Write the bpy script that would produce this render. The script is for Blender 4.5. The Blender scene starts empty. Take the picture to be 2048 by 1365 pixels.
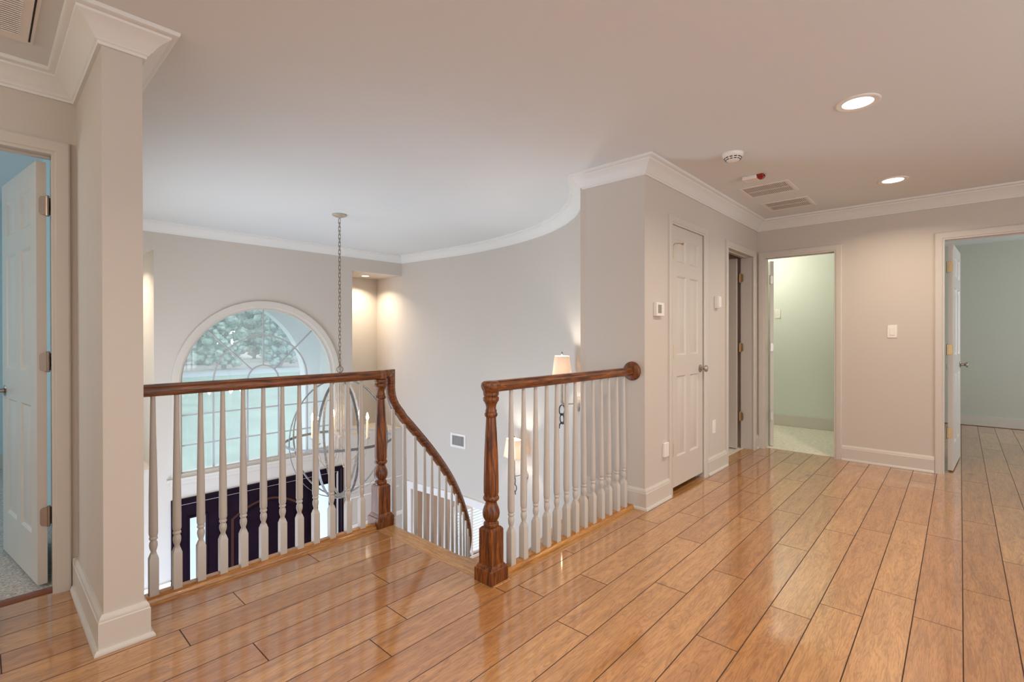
import bpy, math, random
from math import sin, cos, pi, radians, sqrt, floor as ifloor
from mathutils import Vector, Matrix, noise
random.seed(7)
C = bpy.context.scene.collection
SC = bpy.context.scene

# ------------------------------------------------------------------ camera
cam_d = bpy.data.cameras.new('camera'); cam = bpy.data.objects.new('camera', cam_d); C.objects.link(cam)
yaw, pitch, roll, FPX = radians(42.531), radians(-.16), radians(-.0845), 977.5
fw = Vector((cos(pitch)*cos(yaw), cos(pitch)*sin(yaw), sin(pitch)))
rt = fw.cross(Vector((0, 0, 1))).normalized(); up = rt.cross(fw)
rt2 = cos(roll)*rt + sin(roll)*up; up2 = -sin(roll)*rt + cos(roll)*up
cam.matrix_world = Matrix(((rt2.x, up2.x, -fw.x, 0), (rt2.y, up2.y, -fw.y, 0), (rt2.z, up2.z, -fw.z, 1.2), (0, 0, 0, 1)))
cam_d.sensor_width = 36; cam_d.lens = FPX/2048*36
cam_d.shift_y = -(682.5-675.14)/2048; cam_d.clip_start = .02; cam_d.clip_end = 400
SC.camera = cam
SC.view_settings.view_transform = 'Standard'; SC.view_settings.look = 'None'
SC.view_settings.gamma = 1; SC.view_settings.use_curve_mapping = False
SC.view_settings.exposure = -0.24
SC.cycles.max_bounces = 10; SC.cycles.diffuse_bounces = 6; SC.cycles.glossy_bounces = 4
SC.cycles.transparent_max_bounces = 12; SC.cycles.sample_clamp_indirect = 6
SC.cycles.caustics_reflective = False; SC.cycles.caustics_refractive = False

# ------------------------------------------------------------------ world and lights
W = bpy.data.worlds.new('overcast_sky'); SC.world = W; W.use_nodes = True
bg = W.node_tree.nodes['Background']
bg.inputs[0].default_value = (.86, .93, 1.0, 1); bg.inputs[1].default_value = 2.4

def light(name, kind, loc, power, col, size=.1, rot=(0, 0, 0), size_y=None, spread=None, shape=None):
    d = bpy.data.lights.new(name, kind); d.energy = power; d.color = col
    o = bpy.data.objects.new(name, d); o.location = loc; o.rotation_euler = rot; C.objects.link(o)
    if kind == 'AREA':
        d.shape = shape or ('RECTANGLE' if size_y else 'DISK'); d.size = size
        if size_y: d.size_y = size_y
        if spread: d.spread = radians(spread)
    else:
        d.shadow_soft_size = size
    return o
WARM = (1.0, .82, .63); COOL = (.78, .90, 1.0)
# area lights: added hall and foyer fill, and daylight from rooms' unseen windows
light('hall_side_fill', 'AREA', (-2.1, -.6, 1.25), 15, (.95, .97, 1.0), 1.8, (0, radians(-90), 0), 2.4)  # added unseen fill from the left end of the hall
light('hall_rear_fill', 'AREA', (2.2, -2.4, 1.25), 27, (.95, .97, 1.0), 3.4, (radians(90), 0, 0), 1.9)  # added fill light behind the camera, no known window there
sun = light('overcast_sun_glow', 'SUN', (10, 30, 20), 2.0, (.86, .93, 1.0)); sun.data.angle = radians(50)
sun.rotation_euler = Vector((-.10, 1, .30)).to_track_quat('Z', 'Y').to_euler()
light('foyer_side_fill', 'AREA', (.48, 4.7, .3), 50, (.84, .91, 1.0), 2.2, (0, radians(-90), 0), 1.8)  # added unseen light to brighten the upper foyer and curved wall
light('foyer_lower_side_fill', 'AREA', (.48, 4.6, -1.8), 140, (.58, .75, 1.0), 1.4, (0, radians(-90), 0), 1.8)  # added cool fill for the lower foyer, hidden by the dividing wall
light('bedroom_window_daylight', 'AREA', (-2.6, 4.8, 1.3), 34, (.82, .92, 1.0), 1.4, (0, radians(-90), 0), 1.6)
light('far_bedroom_window_daylight', 'AREA', (7.6, -3.3, 1.4), 88, (.80, .90, 1.0), 1.8, (radians(90), 0, 0), 1.5)
light('left_hall_fill', 'POINT', (-1.5, 2.0, 2.1), 26, (1, .88, .72), .12)  # added unseen lamp, lifts the left hall crown and wall
light('bath_ceiling_lamp', 'POINT', (6.5, 2.0, 2.2), 30, (1, .93, .78), .08)
light('dining_window_daylight', 'AREA', (7.9, 5.2, -1.5), 70, (1, .93, .88), 1.5, (0, radians(90), 0), 1.5)

# ------------------------------------------------------------------ mesh helpers
class MB:
    def __init__(s): s.v = []; s.f = []; s.tone = None
    def add(s, vs, fs):
        n = len(s.v); s.v += [tuple(v) for v in vs]; s.f += [tuple(i+n for i in f) for f in fs]; return s
    def box(s, x0, x1, y0, y1, z0, z1, M=None):
        vs = [Vector((x, y, z)) for z in (z0, z1) for y in (y0, y1) for x in (x0, x1)]
        if M is not None: vs = [M @ v for v in vs]
        return s.add(vs, [(0, 2, 3, 1), (4, 5, 7, 6), (0, 1, 5, 4), (2, 6, 7, 3), (0, 4, 6, 2), (1, 3, 7, 5)])
    def lathe(s, prof, n=20, M=None, c=(0, 0)):
        vs = []; fs = []
        for r, z in prof:
            for k in range(n):
                a = 2*pi*k/n; vs.append(Vector((c[0]+r*cos(a), c[1]+r*sin(a), z)))
        if M is not None: vs = [M @ v for v in vs]
        m = len(prof); ring = tuple(prof[0]) == tuple(prof[-1])
        if ring: m -= 1; vs = vs[:m*n]
        for i in range(m if ring else m-1):
            j = (i+1) % m
            for k in range(n): fs.append((i*n+k, i*n+(k+1) % n, j*n+(k+1) % n, j*n+k))
        if not ring: fs.append(tuple(range(n-1, -1, -1))); fs.append(tuple((m-1)*n+k for k in range(n)))
        return s.add(vs, fs)
    def sq(s, prof, M=None, ch=.0):      # square section stack: (half width, z)
        vs = []; fs = []
        for h, z in prof: vs += [Vector((-h, -h, z)), Vector((h, -h, z)), Vector((h, h, z)), Vector((-h, h, z))]
        if M is not None: vs = [M @ v for v in vs]
        m = len(prof)
        for i in range(m-1):
            for k in range(4): fs.append((i*4+k, i*4+(k+1) % 4, (i+1)*4+(k+1) % 4, (i+1)*4+k))
        fs.append((3, 2, 1, 0)); fs.append(tuple((m-1)*4+k for k in range(4)))
        return s.add(vs, fs)
    def tube(s, pts, r, n=8, closed=False):
        pts = [Vector(p) for p in pts]; m = len(pts); vs = []; fs = []; prev = None
        for i, p in enumerate(pts):
            if closed: t = (pts[(i+1) % m]-pts[i-1]).normalized()
            else: t = (pts[min(i+1, m-1)]-pts[max(i-1, 0)]).normalized()
            if prev is None:
                a = Vector((0, 0, 1)) if abs(t.z) < .9 else Vector((1, 0, 0)); u = t.cross(a).normalized()
            else: u = (prev-t*prev.dot(t)).normalized()
            prev = u; w = t.cross(u); rr = r[i] if isinstance(r, (list, tuple)) else r
            for k in range(n):
                a = 2*pi*k/n; vs.append(p+u*(rr*cos(a))+w*(rr*sin(a)))
        for i in range(m if closed else m-1):
            j = (i+1) % m
            for k in range(n): fs.append((i*n+k, i*n+(k+1) % n, j*n+(k+1) % n, j*n+k))
        if not closed: fs.append(tuple(range(n-1, -1, -1))); fs.append(tuple((m-1)*n+k for k in range(n)))
        return s.add(vs, fs)
    def sweep(s, path, prof, upv=(0, 0, 1), closed=False, caps=True):
        # profile (a, b): a along upv x tangent (mitred), b along upv
        U = Vector(upv); P = [Vector(p) for p in path]; m = len(P); vs = []; fs = []; n = len(prof)
        for i in range(m):
            d0 = (P[i]-P[i-1]).normalized() if (i > 0 or closed) else None
            d1 = (P[(i+1) % m]-P[i]).normalized() if (i < m-1 or closed) else None
            if d0 is None: d0 = d1
            if d1 is None: d1 = d0
            n0 = U.cross(d0).normalized(); n1 = U.cross(d1).normalized(); nb = (n0+n1).normalized(); sc = 1/max(.2, nb.dot(n0))
            for a, b in prof: vs.append(P[i]+nb*(a*sc)+U*b)
        for i in range(m if closed else m-1):
            j = (i+1) % m
            for k in range(n): fs.append((i*n+k, i*n+(k+1) % n, j*n+(k+1) % n, j*n+k))
        if caps and not closed: fs.append(tuple(range(n-1, -1, -1))); fs.append(tuple((m-1)*n+k for k in range(n)))
        return s.add(vs, fs)
    def rail(s, path, sides, prof):
        P = [Vector(p) for p in path]; m = len(P); n = len(prof); vs = []; fs = []
        for i in range(m):
            d0 = (P[i]-P[max(i-1, 0)]); d1 = (P[min(i+1, m-1)]-P[i])
            d0 = d0.normalized() if d0.length > 1e-9 else d1.normalized(); d1 = d1.normalized() if d1.length > 1e-9 else d0
            S = Vector(sides[i]).normalized(); u0 = d0.cross(S).normalized(); u1 = d1.cross(S).normalized()
            ub = (u0+u1).normalized(); sc = 1/max(.3, ub.dot(u0))
            for a, b in prof: vs.append(P[i]+S*a-ub*(b*sc))
        for i in range(m-1):
            for k in range(n): fs.append((i*n+k, i*n+(k+1) % n, (i+1)*n+(k+1) % n, (i+1)*n+k))
        fs.append(tuple(range(n-1, -1, -1))); fs.append(tuple((m-1)*n+k for k in range(n)))
        return s.add(vs, fs)
    def poly(s, pts, z0, z1):
        n = len(pts); vs = [(x, y, z0) for x, y in pts]+[(x, y, z1) for x, y in pts]
        return s.add(vs, [tuple(range(n-1, -1, -1)), tuple(range(n, 2*n))]+[(i, (i+1) % n, (i+1) % n+n, i+n) for i in range(n)])
    def build(s, name, mat, parent=None, sharp=32, bevel=0, loc=None, **props):
        me = bpy.data.meshes.new(name); me.from_pydata(s.v, [], s.f); me.update()
        import bmesh
        b = bmesh.new(); b.from_mesh(me); bmesh.ops.recalc_face_normals(b, faces=b.faces); b.to_mesh(me); b.free()
        for p in me.polygons: p.use_smooth = True
        me.set_sharp_from_angle(angle=radians(sharp))
        for m in (mat if isinstance(mat, (list, tuple)) else [mat]): me.materials.append(m)
        o = bpy.data.objects.new(name, me); C.objects.link(o)
        if parent is not None: o.parent = parent
        if loc is not None: o.location = loc
        if bevel:
            md = o.modifiers.new('bevel', 'BEVEL'); md.width = bevel; md.segments = 2; md.limit_method = 'ANGLE'; md.angle_limit = radians(40)
        for k, v in props.items(): o[k] = v
        return o

def empty(name, loc=(0, 0, 0), **props):
    o = bpy.data.objects.new(name, None); C.objects.link(o); o.location = loc; o.empty_display_size = .1
    for k, v in props.items(): o[k] = v
    return o
def thing(name, label, cat, loc=(0, 0, 0), rz=0, group=None):
    o = empty(name, loc, label=label, category=cat); o.rotation_euler.z = rz
    if group: o['group'] = group
    return o
def tag(o, label, cat, group=None):
    o['label'] = label; o['category'] = cat
    if group: o['group'] = group
    return o
def struct(name, mb, mat, **k): return mb.build(name, mat, kind='structure', **k)
def copy_tree(o, parent=None):
    c = o.copy(); C.objects.link(c)
    if parent is not None: c.parent = parent
    for ch in list(o.children): copy_tree(ch, c)
    return c

# ------------------------------------------------------------------ materials
def mat(name, col, rough=.5, metal=0, spec=.5, bump=0, bscale=200, coat=0, emit=None, var=0, vscale=3):
    m = bpy.data.materials.new(name); m.use_nodes = True; nt = m.node_tree; b = nt.nodes['Principled BSDF']
    b.inputs['Base Color'].default_value = (*col, 1); b.inputs['Roughness'].default_value = rough
    b.inputs['Metallic'].default_value = metal; b.inputs['Specular IOR Level'].default_value = spec
    b.inputs['Coat Weight'].default_value = coat; b.inputs['Coat Roughness'].default_value = .08
    if emit: b.inputs['Emission Color'].default_value = (*emit[0], 1); b.inputs['Emission Strength'].default_value = emit[1]
    tc = nt.nodes.new('ShaderNodeTexCoord')
    if bump:
        n = nt.nodes.new('ShaderNodeTexNoise'); n.inputs['Scale'].default_value = bscale; n.inputs['Detail'].default_value = 3
        bp = nt.nodes.new('ShaderNodeBump'); bp.inputs['Strength'].default_value = bump; bp.inputs['Distance'].default_value = .002
        nt.links.new(tc.outputs['Object'], n.inputs['Vector']); nt.links.new(n.outputs[0], bp.inputs['Height']); nt.links.new(bp.outputs[0], b.inputs['Normal'])
    if var:
        n = nt.nodes.new('ShaderNodeTexNoise'); n.inputs['Scale'].default_value = vscale; n.inputs['Detail'].default_value = 4
        r = nt.nodes.new('ShaderNodeValToRGB'); r.color_ramp.elements[0].position = .3; r.color_ramp.elements[1].position = .7
        r.color_ramp.elements[0].color = (*[c*(1-var) for c in col], 1); r.color_ramp.elements[1].color = (*[min(1, c*(1+var)) for c in col], 1)
        nt.links.new(tc.outputs['Object'], n.inputs['Vector']); nt.links.new(n.outputs[0], r.inputs[0]); nt.links.new(r.outputs[0], b.inputs['Base Color'])
    return m

def oak(name, dark, lite, axis, rough=.40, coat=.12, scale=1.0):
    m = bpy.data.materials.new(name); m.use_nodes = True; nt = m.node_tree; b = nt.nodes['Principled BSDF']; L = nt.links.new
    tc = nt.nodes.new('ShaderNodeTexCoord'); mp = nt.nodes.new('ShaderNodeMapping')
    sc = [26*scale]*3; sc[axis] = 2.2*scale; mp.inputs['Scale'].default_value = sc
    n = nt.nodes.new('ShaderNodeTexNoise'); n.inputs['Scale'].default_value = 3; n.inputs['Detail'].default_value = 6; n.inputs['Distortion'].default_value = .8
    n2 = nt.nodes.new('ShaderNodeTexNoise'); n2.inputs['Scale'].default_value = 16; n2.inputs['Detail'].default_value = 2
    r = nt.nodes.new('ShaderNodeValToRGB'); r.color_ramp.elements[0].position = .36; r.color_ramp.elements[1].position = .66
    r.color_ramp.elements[0].color = (*dark, 1); r.color_ramp.elements[1].color = (*lite, 1)
    mx = nt.nodes.new('ShaderNodeMix'); mx.data_type = 'RGBA'; mx.blend_type = 'MULTIPLY'; mx.inputs[0].default_value = .55
    r2 = nt.nodes.new('ShaderNodeValToRGB'); r2.color_ramp.elements[0].position = .38; r2.color_ramp.elements[1].position = .5
    r2.color_ramp.elements[0].color = (.45, .38, .32, 1); r2.color_ramp.elements[1].color = (1, 1, 1, 1)
    L(tc.outputs['Object'], mp.inputs[0]); L(mp.outputs[0], n.inputs['Vector']); L(mp.outputs[0], n2.inputs['Vector'])
    L(n.outputs[0], r.inputs[0]); L(n2.outputs[0], r2.inputs[0]); L(r.outputs[0], mx.inputs[6]); L(r2.outputs[0], mx.inputs[7]); L(mx.outputs[2], b.inputs['Base Color'])
    b.inputs['Roughness'].default_value = rough; b.inputs['Coat Weight'].default_value = coat; b.inputs['Coat Roughness'].default_value = .12
    return m

def floor_mat():
    m = bpy.data.materials.new('hickory_plank_floor'); m.use_nodes = True; nt = m.node_tree; b = nt.nodes['Principled BSDF']; L = nt.links.new
    N = nt.nodes.new
    tc = N('ShaderNodeTexCoord'); at = N('ShaderNodeAttribute'); at.attribute_name = 'tone'
    sep = N('ShaderNodeSeparateColor'); L(at.outputs['Color'], sep.inputs[0])
    off = N('ShaderNodeVectorMath'); off.operation = 'SCALE'; off.inputs['Scale'].default_value = 37.0; L(at.outputs['Color'], off.inputs[0])
    ad = N('ShaderNodeVectorMath'); ad.operation = 'ADD'; L(tc.outputs['Object'], ad.inputs[0]); L(off.outputs[0], ad.inputs[1])
    mp = N('ShaderNodeMapping'); mp.inputs['Scale'].default_value = (1.25, 10, 1); L(ad.outputs[0], mp.inputs[0])
    # large figure
    n1 = N('ShaderNodeTexNoise'); n1.inputs['Scale'].default_value = 1.6; n1.inputs['Detail'].default_value = 3; n1.inputs['Distortion'].default_value = 1.2; L(mp.outputs[0], n1.inputs['Vector'])
    wv = N('ShaderNodeMath'); wv.operation = 'MULTIPLY'; wv.inputs[1].default_value = 46; L(n1.outputs[0], wv.inputs[0])
    sn = N('ShaderNodeMath'); sn.operation = 'SINE'; L(wv.outputs[0], sn.inputs[0])
    rw = N('ShaderNodeMapRange'); rw.inputs[1].default_value = -1; rw.inputs[2].default_value = -.45; rw.inputs[3].default_value = 0.0; rw.inputs[4].default_value = 1; L(sn.outputs[0], rw.inputs[0])
    # fine pores
    mp2 = N('ShaderNodeMapping'); mp2.inputs['Scale'].default_value = (14, 160, 1); L(ad.outputs[0], mp2.inputs[0])
    n2 = N('ShaderNodeTexNoise'); n2.inputs['Scale'].default_value = 1.6; n2.inputs['Detail'].default_value = 3; L(mp2.outputs[0], n2.inputs['Vector'])
    # plank base tone
    rp = N('ShaderNodeValToRGB'); e = rp.color_ramp.elements
    e[0].position = 0; e[0].color = (.45, .200, .066, 1); e[1].position = 1; e[1].color = (.57, .295, .108, 1)
    x = e.new(.5); x.color = (.51, .248, .086, 1); L(sep.outputs[0], rp.inputs[0])
    n3 = N('ShaderNodeTexNoise'); n3.inputs['Scale'].default_value = 3.2; n3.inputs['Detail'].default_value = 4; L(mp.outputs[0], n3.inputs['Vector'])
    r3 = N('ShaderNodeValToRGB'); r3.color_ramp.elements[0].position = .3; r3.color_ramp.elements[1].position = .72
    r3.color_ramp.elements[0].color = (.80, .76, .72, 1); r3.color_ramp.elements[1].color = (1.14, 1.14, 1.10, 1); L(n3.outputs[0], r3.inputs[0])
    m1 = N('ShaderNodeMix'); m1.data_type = 'RGBA'; m1.blend_type = 'MULTIPLY'; m1.inputs[0].default_value = 1; L(rp.outputs[0], m1.inputs[6]); L(r3.outputs[0], m1.inputs[7])
    m2 = N('ShaderNodeMix'); m2.data_type = 'RGBA'; m2.blend_type = 'MULTIPLY'; L(m1.outputs[2], m2.inputs[6]); m2.inputs[7].default_value = (.58, .48, .40, 1)
    inv = N('ShaderNodeMath'); inv.operation = 'SUBTRACT'; inv.inputs[0].default_value = 1; L(rw.outputs[0], inv.inputs[1])
    am = N('ShaderNodeMath'); am.operation = 'MULTIPLY'; L(inv.outputs[0], am.inputs[0]); L(n2.outputs[0], am.inputs[1]); 
    L(am.outputs[0], m2.inputs[0])
    r4 = N('ShaderNodeValToRGB'); r4.color_ramp.elements[0].position = .32; r4.color_ramp.elements[1].position = .55
    r4.color_ramp.elements[0].color = (.68, .60, .52, 1); r4.color_ramp.elements[1].color = (1, 1, 1, 1); L(n2.outputs[0], r4.inputs[0])
    m3 = N('ShaderNodeMix'); m3.data_type = 'RGBA'; m3.blend_type = 'MULTIPLY'; m3.inputs[0].default_value = .8; L(m2.outputs[2], m3.inputs[6]); L(r4.outputs[0], m3.inputs[7])
    # knots
    mk = N('ShaderNodeMapping'); mk.inputs['Scale'].default_value = (1.35, 2.1, 1); L(ad.outputs[0], mk.inputs[0])
    vo = N('ShaderNodeTexVoronoi'); vo.inputs['Scale'].default_value = 1.0; L(mk.outputs[0], vo.inputs['Vector'])
    rk = N('ShaderNodeMapRange'); rk.inputs[1].default_value = .022; rk.inputs[2].default_value = .075; rk.inputs[3].default_value = .85; rk.inputs[4].default_value = 0; L(vo.outputs['Distance'], rk.inputs[0])
    m4 = N('ShaderNodeMix'); m4.data_type = 'RGBA'; m4.blend_type = 'MIX'; L(rk.outputs[0], m4.inputs[0]); L(m3.outputs[2], m4.inputs[6]); m4.inputs[7].default_value = (.13, .055, .03, 1)
    L(m4.outputs[2], b.inputs['Base Color'])
    bp = N('ShaderNodeBump'); bp.inputs['Strength'].default_value = .12; bp.inputs['Distance'].default_value = .002
    n5 = N('ShaderNodeTexNoise'); n5.inputs['Scale'].default_value = 5; n5.inputs['Detail'].default_value = 2; L(mp.outputs[0], n5.inputs['Vector']); L(n5.outputs[0], bp.inputs['Height']); L(bp.outputs[0], b.inputs['Normal'])
    b.inputs['Roughness'].default_value = .32; b.inputs['Specular IOR Level'].default_value = .5
    b.inputs['Coat Weight'].default_value = 1; b.inputs['Coat Roughness'].default_value = .09; b.inputs['Coat IOR'].default_value = 1.95
    return m

M_WALL = mat('greige_wall_paint', (.58, .535, .48), .55, bump=.10, bscale=120, spec=.3)
M_CEIL = mat('ceiling_paint', (.70, .735, .75), .75, bump=.12, bscale=60, spec=.2)
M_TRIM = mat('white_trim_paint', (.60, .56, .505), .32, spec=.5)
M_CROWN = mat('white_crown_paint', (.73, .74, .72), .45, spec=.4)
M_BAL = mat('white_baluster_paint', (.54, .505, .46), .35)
M_FLOOR = floor_mat()
M_OAKX = oak('stained_oak_rail', (.065, .014, .002), (.30, .088, .012), 0)
M_OAKZ = oak('stained_oak_post', (.065, .014, .002), (.30, .088, .012), 2)
M_OAKL = oak('honey_oak_edge_x', (.40, .20, .072), (.58, .33, .13), 0, .3, .3)
M_OAKLY = oak('honey_oak_edge_y', (.46, .235, .088), (.66, .38, .155), 1, .3, .3)
M_SHOE = oak('oak_shoe_rail_wood', (.33, .13, .028), (.56, .27, .065), 0, .3, .4)
M_TAN = mat('pale_oak_ledge', (.56, .38, .25), .5, var=.12, vscale=9)
M_NICK = mat('satin_nickel', (.42, .36, .31), .32, 1)
M_BRASS = mat('aged_brass', (.50, .34, .17), .34, 1)
M_GREYMET = mat('weathered_grey_metal', (.20, .20, .205), .55, .3, var=.25, vscale=30)
M_LTWOOD = mat('whitewashed_metal', (.42, .36, .30), .5, .2, var=.2, vscale=25)
M_BRONZE = mat('bronze_chain', (.20, .15, .12), .45, .8)
M_DARKDOOR = mat('dark_mahogany_paint', (.010, .004, .010), .35, spec=.12, var=.3, vscale=6)
M_PLASTIC = mat('white_plastic', (.80, .77, .73), .35)
M_DARK = mat('dark_recess', (.02, .018, .016), .8)
M_SCREEN = mat('lcd_screen', (.30, .27, .20), .2)
M_RED = mat('red_strobe_lens', (.30, .02, .01), .2)
M_VENT = mat('vent_paint', (.78, .75, .71), .4)
M_BLUEWALL = mat('pale_aqua_wall_paint', (.50, .63, .65), .6)
M_CARPET = mat('grey_carpet', (.50, .47, .44), .95, bump=1.0, bscale=260, var=.45, vscale=120)
M_THRESH = mat('threshold_wood', (.20, .06, .03), .3)
M_GREEN = mat('pale_green_wall_paint', (.66, .70, .64), .6)
M_SAGE = mat('sage_grey_wall_paint', (.52, .53, .46), .6)
M_TILE = mat('cream_vinyl_floor', (.80, .76, .66), .35, var=.14, vscale=26)
M_BEIGE = mat('taupe_wall_paint', (.52, .41, .34), .6)
M_WHITEWALL = mat('foyer_wainscot_paint', (.82, .79, .77), .4)
M_SIDING = mat('white_siding', (.86, .87, .88), .6)
M_GRASS = mat('lawn_grass', (.22, .30, .235), .9, var=.22, vscale=.6)
M_ROAD = mat('pale_asphalt', (.38, .42, .46), .9, var=.06, vscale=2)
M_STRAW = mat('pine_straw_ground', (.42, .36, .33), .95, var=.15, vscale=1)
M_TRUNK = mat('tree_bark', (.26, .22, .19), .9, var=.3, vscale=6)
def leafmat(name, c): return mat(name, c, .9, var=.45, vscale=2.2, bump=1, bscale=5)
M_LEAF = [leafmat('hazed_foliage_green', (.44, .56, .48)), leafmat('hazed_foliage_dark', (.33, .45, .40)), leafmat('hazed_foliage_pale', (.50, .50, .38))]  # outdoor haze put into the pale, bluish leaf colours

def glass_mat(name, milk, col=(.9, .96, 1)):
    m = bpy.data.materials.new(name); m.use_nodes = True; nt = m.node_tree; nt.nodes.clear(); N = nt.nodes.new; L = nt.links.new
    o = N('ShaderNodeOutputMaterial'); t = N('ShaderNodeBsdfTransparent'); t.inputs[0].default_value = (.96, .99, 1, 1)
    tr = N('ShaderNodeBsdfTranslucent'); tr.inputs[0].default_value = (*col, 1)
    g = N('ShaderNodeBsdfGlossy'); g.inputs[0].default_value = (1, 1, 1, 1); g.inputs['Roughness'].default_value = .02
    a = N('ShaderNodeMixShader'); a.inputs[0].default_value = milk; L(t.outputs[0], a.inputs[1]); L(tr.outputs[0], a.inputs[2])
    b = N('ShaderNodeMixShader'); b.inputs[0].default_value = .05; L(a.outputs[0], b.inputs[1]); L(g.outputs[0], b.inputs[2]); L(b.outputs[0], o.inputs[0])
    return m
M_GLASS = glass_mat('glare_haze_glass', .22, (.90, .97, 1))  # milky mix puts window glare and haze into the pane
M_FROST = glass_mat('frosted_sidelight_glass', .9)
def emis(name, col, s):
    m = bpy.data.materials.new(name); m.use_nodes = True; nt = m.node_tree; nt.nodes.clear()
    o = nt.nodes.new('ShaderNodeOutputMaterial'); e = nt.nodes.new('ShaderNodeEmission'); e.inputs[0].default_value = (*col, 1); e.inputs[1].default_value = s
    nt.links.new(e.outputs[0], o.inputs[0]); return m
M_LENS = emis('lit_lamp_lens', (1, .93, .80), 9)
M_BULB = emis('lit_candle_bulb', (1, .78, .48), 34)
def shade_mat():
    m = bpy.data.materials.new('linen_lamp_shade'); m.use_nodes = True; nt = m.node_tree; nt.nodes.clear(); N = nt.nodes.new; L = nt.links.new
    o = N('ShaderNodeOutputMaterial'); d = N('ShaderNodeBsdfDiffuse'); d.inputs[0].default_value = (.85, .76, .68, 1)
    t = N('ShaderNodeBsdfTranslucent'); t.inputs[0].default_value = (.95, .86, .78, 1)
    x = N('ShaderNodeMixShader'); x.inputs[0].default_value = .55; L(d.outputs[0], x.inputs[1]); L(t.outputs[0], x.inputs[2]); L(x.outputs[0], o.inputs[0])
    return m
M_SHADE = shade_mat()

# ------------------------------------------------------------------ layout (metres; x along the floor boards, z=0 upper floor)
CEIL = 2.413; LOW = -2.85
WF, WX, FX = 1.60, 3.095, 5.63                    # closet wall face, its end face, far wall face
COLX0, COLX1, COLY = .317, .443, 2.405            # end of the dividing wall
LW = 3.12                                         # left door wall face
YW = 6.29                                         # foyer window wall face
# curved stair wall
CP = [(1.77, 1.72), (1.956, 1.757), (2.126, 1.80), (2.385, 1.87), (2.73, 1.965), (3.1, 2.12), (3.54, 2.415), (3.874, 2.765), (4.176, 3.27), (4.33, 3.76), (4.43, 4.27), (4.472, 4.77), (4.46, 5.27), (4.41, 5.78), (4.37, 6.29)]
def catmull(P, n=12):
    Q = [Vector(P[0])*2-Vector(P[1])]+[Vector(p) for p in P]+[Vector(P[-1])*2-Vector(P[-2])]; o = []
    for i in range(1, len(Q)-2):
        a, b, c, d = Q[i-1:i+3]
        for k in range(n):
            t = k/n; o.append(.5*((2*b)+(c-a)*t+(2*a-5*b+4*c-d)*t*t+(3*b-a-3*c+d)*t**3))
    o.append(Q[-2]); return o
def smooth(Cv, k):
    Cv = list(Cv)
    for _ in range(k): Cv = [Cv[0]]+[(Cv[i-1]+2*Cv[i]+Cv[i+1])/4 for i in range(1, len(Cv)-1)]+[Cv[-1]]
    return Cv
CW = smooth(catmull([Vector(p) for p in CP]), 60)
def normals(Cv):
    o = []
    for i in range(len(Cv)):
        t = (Cv[min(i+1, len(Cv)-1)]-Cv[max(i-1, 0)]).normalized(); o.append(Vector((-t.y, t.x)))
    return o
CN = normals(CW)
def offs(d): return [p+n*d for p, n in zip(CW, CN)]
IC = offs(.995); SS = [0]
for i in range(1, len(IC)): SS.append(SS[-1]+(IC[i]-IC[i-1]).length)
def at_s(s, d=.995):
    for i in range(len(SS)-1):
        if SS[i+1] >= s: break
    t = (s-SS[i])/(SS[i+1]-SS[i]); p = CW[i].lerp(CW[i+1], t); n = CN[i].lerp(CN[i+1], t).normalized()
    return p+n*d, n
IEDGE = min(range(len(CW)), key=lambda i: (CW[i]-Vector((3.095, 2.118))).length)

# ------------------------------------------------------------------ floor
def planks():
    mb = MB(); tones = []
    PW, PL, Y0 = .1575, 1.17, -.009
    known = {-3: 6.48, -2: 4.84, -1: 4.31, 0: 3.86, 1: 4.03, 2: 3.71, 3: 3.54, 4: 3.11, 5: 3.71, 6: 3.39, 7: 2.81, 8: 3.21, 9: 2.92, 10: 1.04, 11: 1.22, 12: .72, 13: 1.34, 14: .55, 15: .80, 16: 1.22}
    R = random.Random(5)
    def plank(x0, x1, y0, y1, t):
        g, d = .0021, .0016
        if x1-x0 < .02 or y1-y0 < .01: return
        vs = [(x0, y0, -d), (x1, y0, -d), (x1, y1, -d), (x0, y1, -d), (x0+g, y0+g, 0), (x1-g, y0+g, 0), (x1-g, y1-g, 0), (x0+g, y1-g, 0)]
        mb.add(vs, [(4, 5, 6, 7), (0, 1, 5, 4), (1, 2, 6, 5), (2, 3, 7, 6), (3, 0, 4, 7)])
        tones.extend([t]*5)
    for k in range(-16, 20):
        y0, y1 = Y0+k*PW, Y0+(k+1)*PW; ym = (y0+y1)/2
        o = known.get(k, R.uniform(0, PL))
        spans = []                                  # (xa, xb, ya, yb)
        if y1 < .45: spans = [(-2.2, 8.95, y0, y1)]
        elif k <= 9: spans = [(-2.2, FX+.06, y0, y1)]
        elif k == 10: spans = [(-2.2, 1.66, y0, y1), (1.66, FX, y0, 1.635)]
        elif k <= 15: spans = [(-2.2, 1.66, y0, y1)]
        elif k <= 16: spans = [(-2.2, .40, y0, y1), (.40, 1.66, y0, min(y1, 2.66))]
        else: spans = [(-2.2, .40, y0, min(y1, 3.17))]
        s0 = o-PL*math.ceil((o+2.2)/PL)-PL
        x = s0
        while x < 9:
            t = (R.random(), R.random(), R.random())
            for xa, xb, ya, yb in spans:
                a, b = max(x, xa), min(x+PL, xb)
                if b > a: plank(a, b, ya, yb, t)
            x += PL
    o = mb.build('floor', M_FLOOR, sharp=20, kind='structure')
    o.data.materials.append(mat('dark_plank_groove', (.07, .03, .015), .5))
    for i, p in enumerate(o.data.polygons): p.material_index = 0 if p.normal.z > .95 else 1
    ca = o.data.color_attributes.new('tone', 'FLOAT_COLOR', 'CORNER')
    i = 0
    for p, t in zip(o.data.polygons, tones):
        for li in p.loop_indices: ca.data[li].color = (*t, 1)
    return o
planks()
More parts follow.
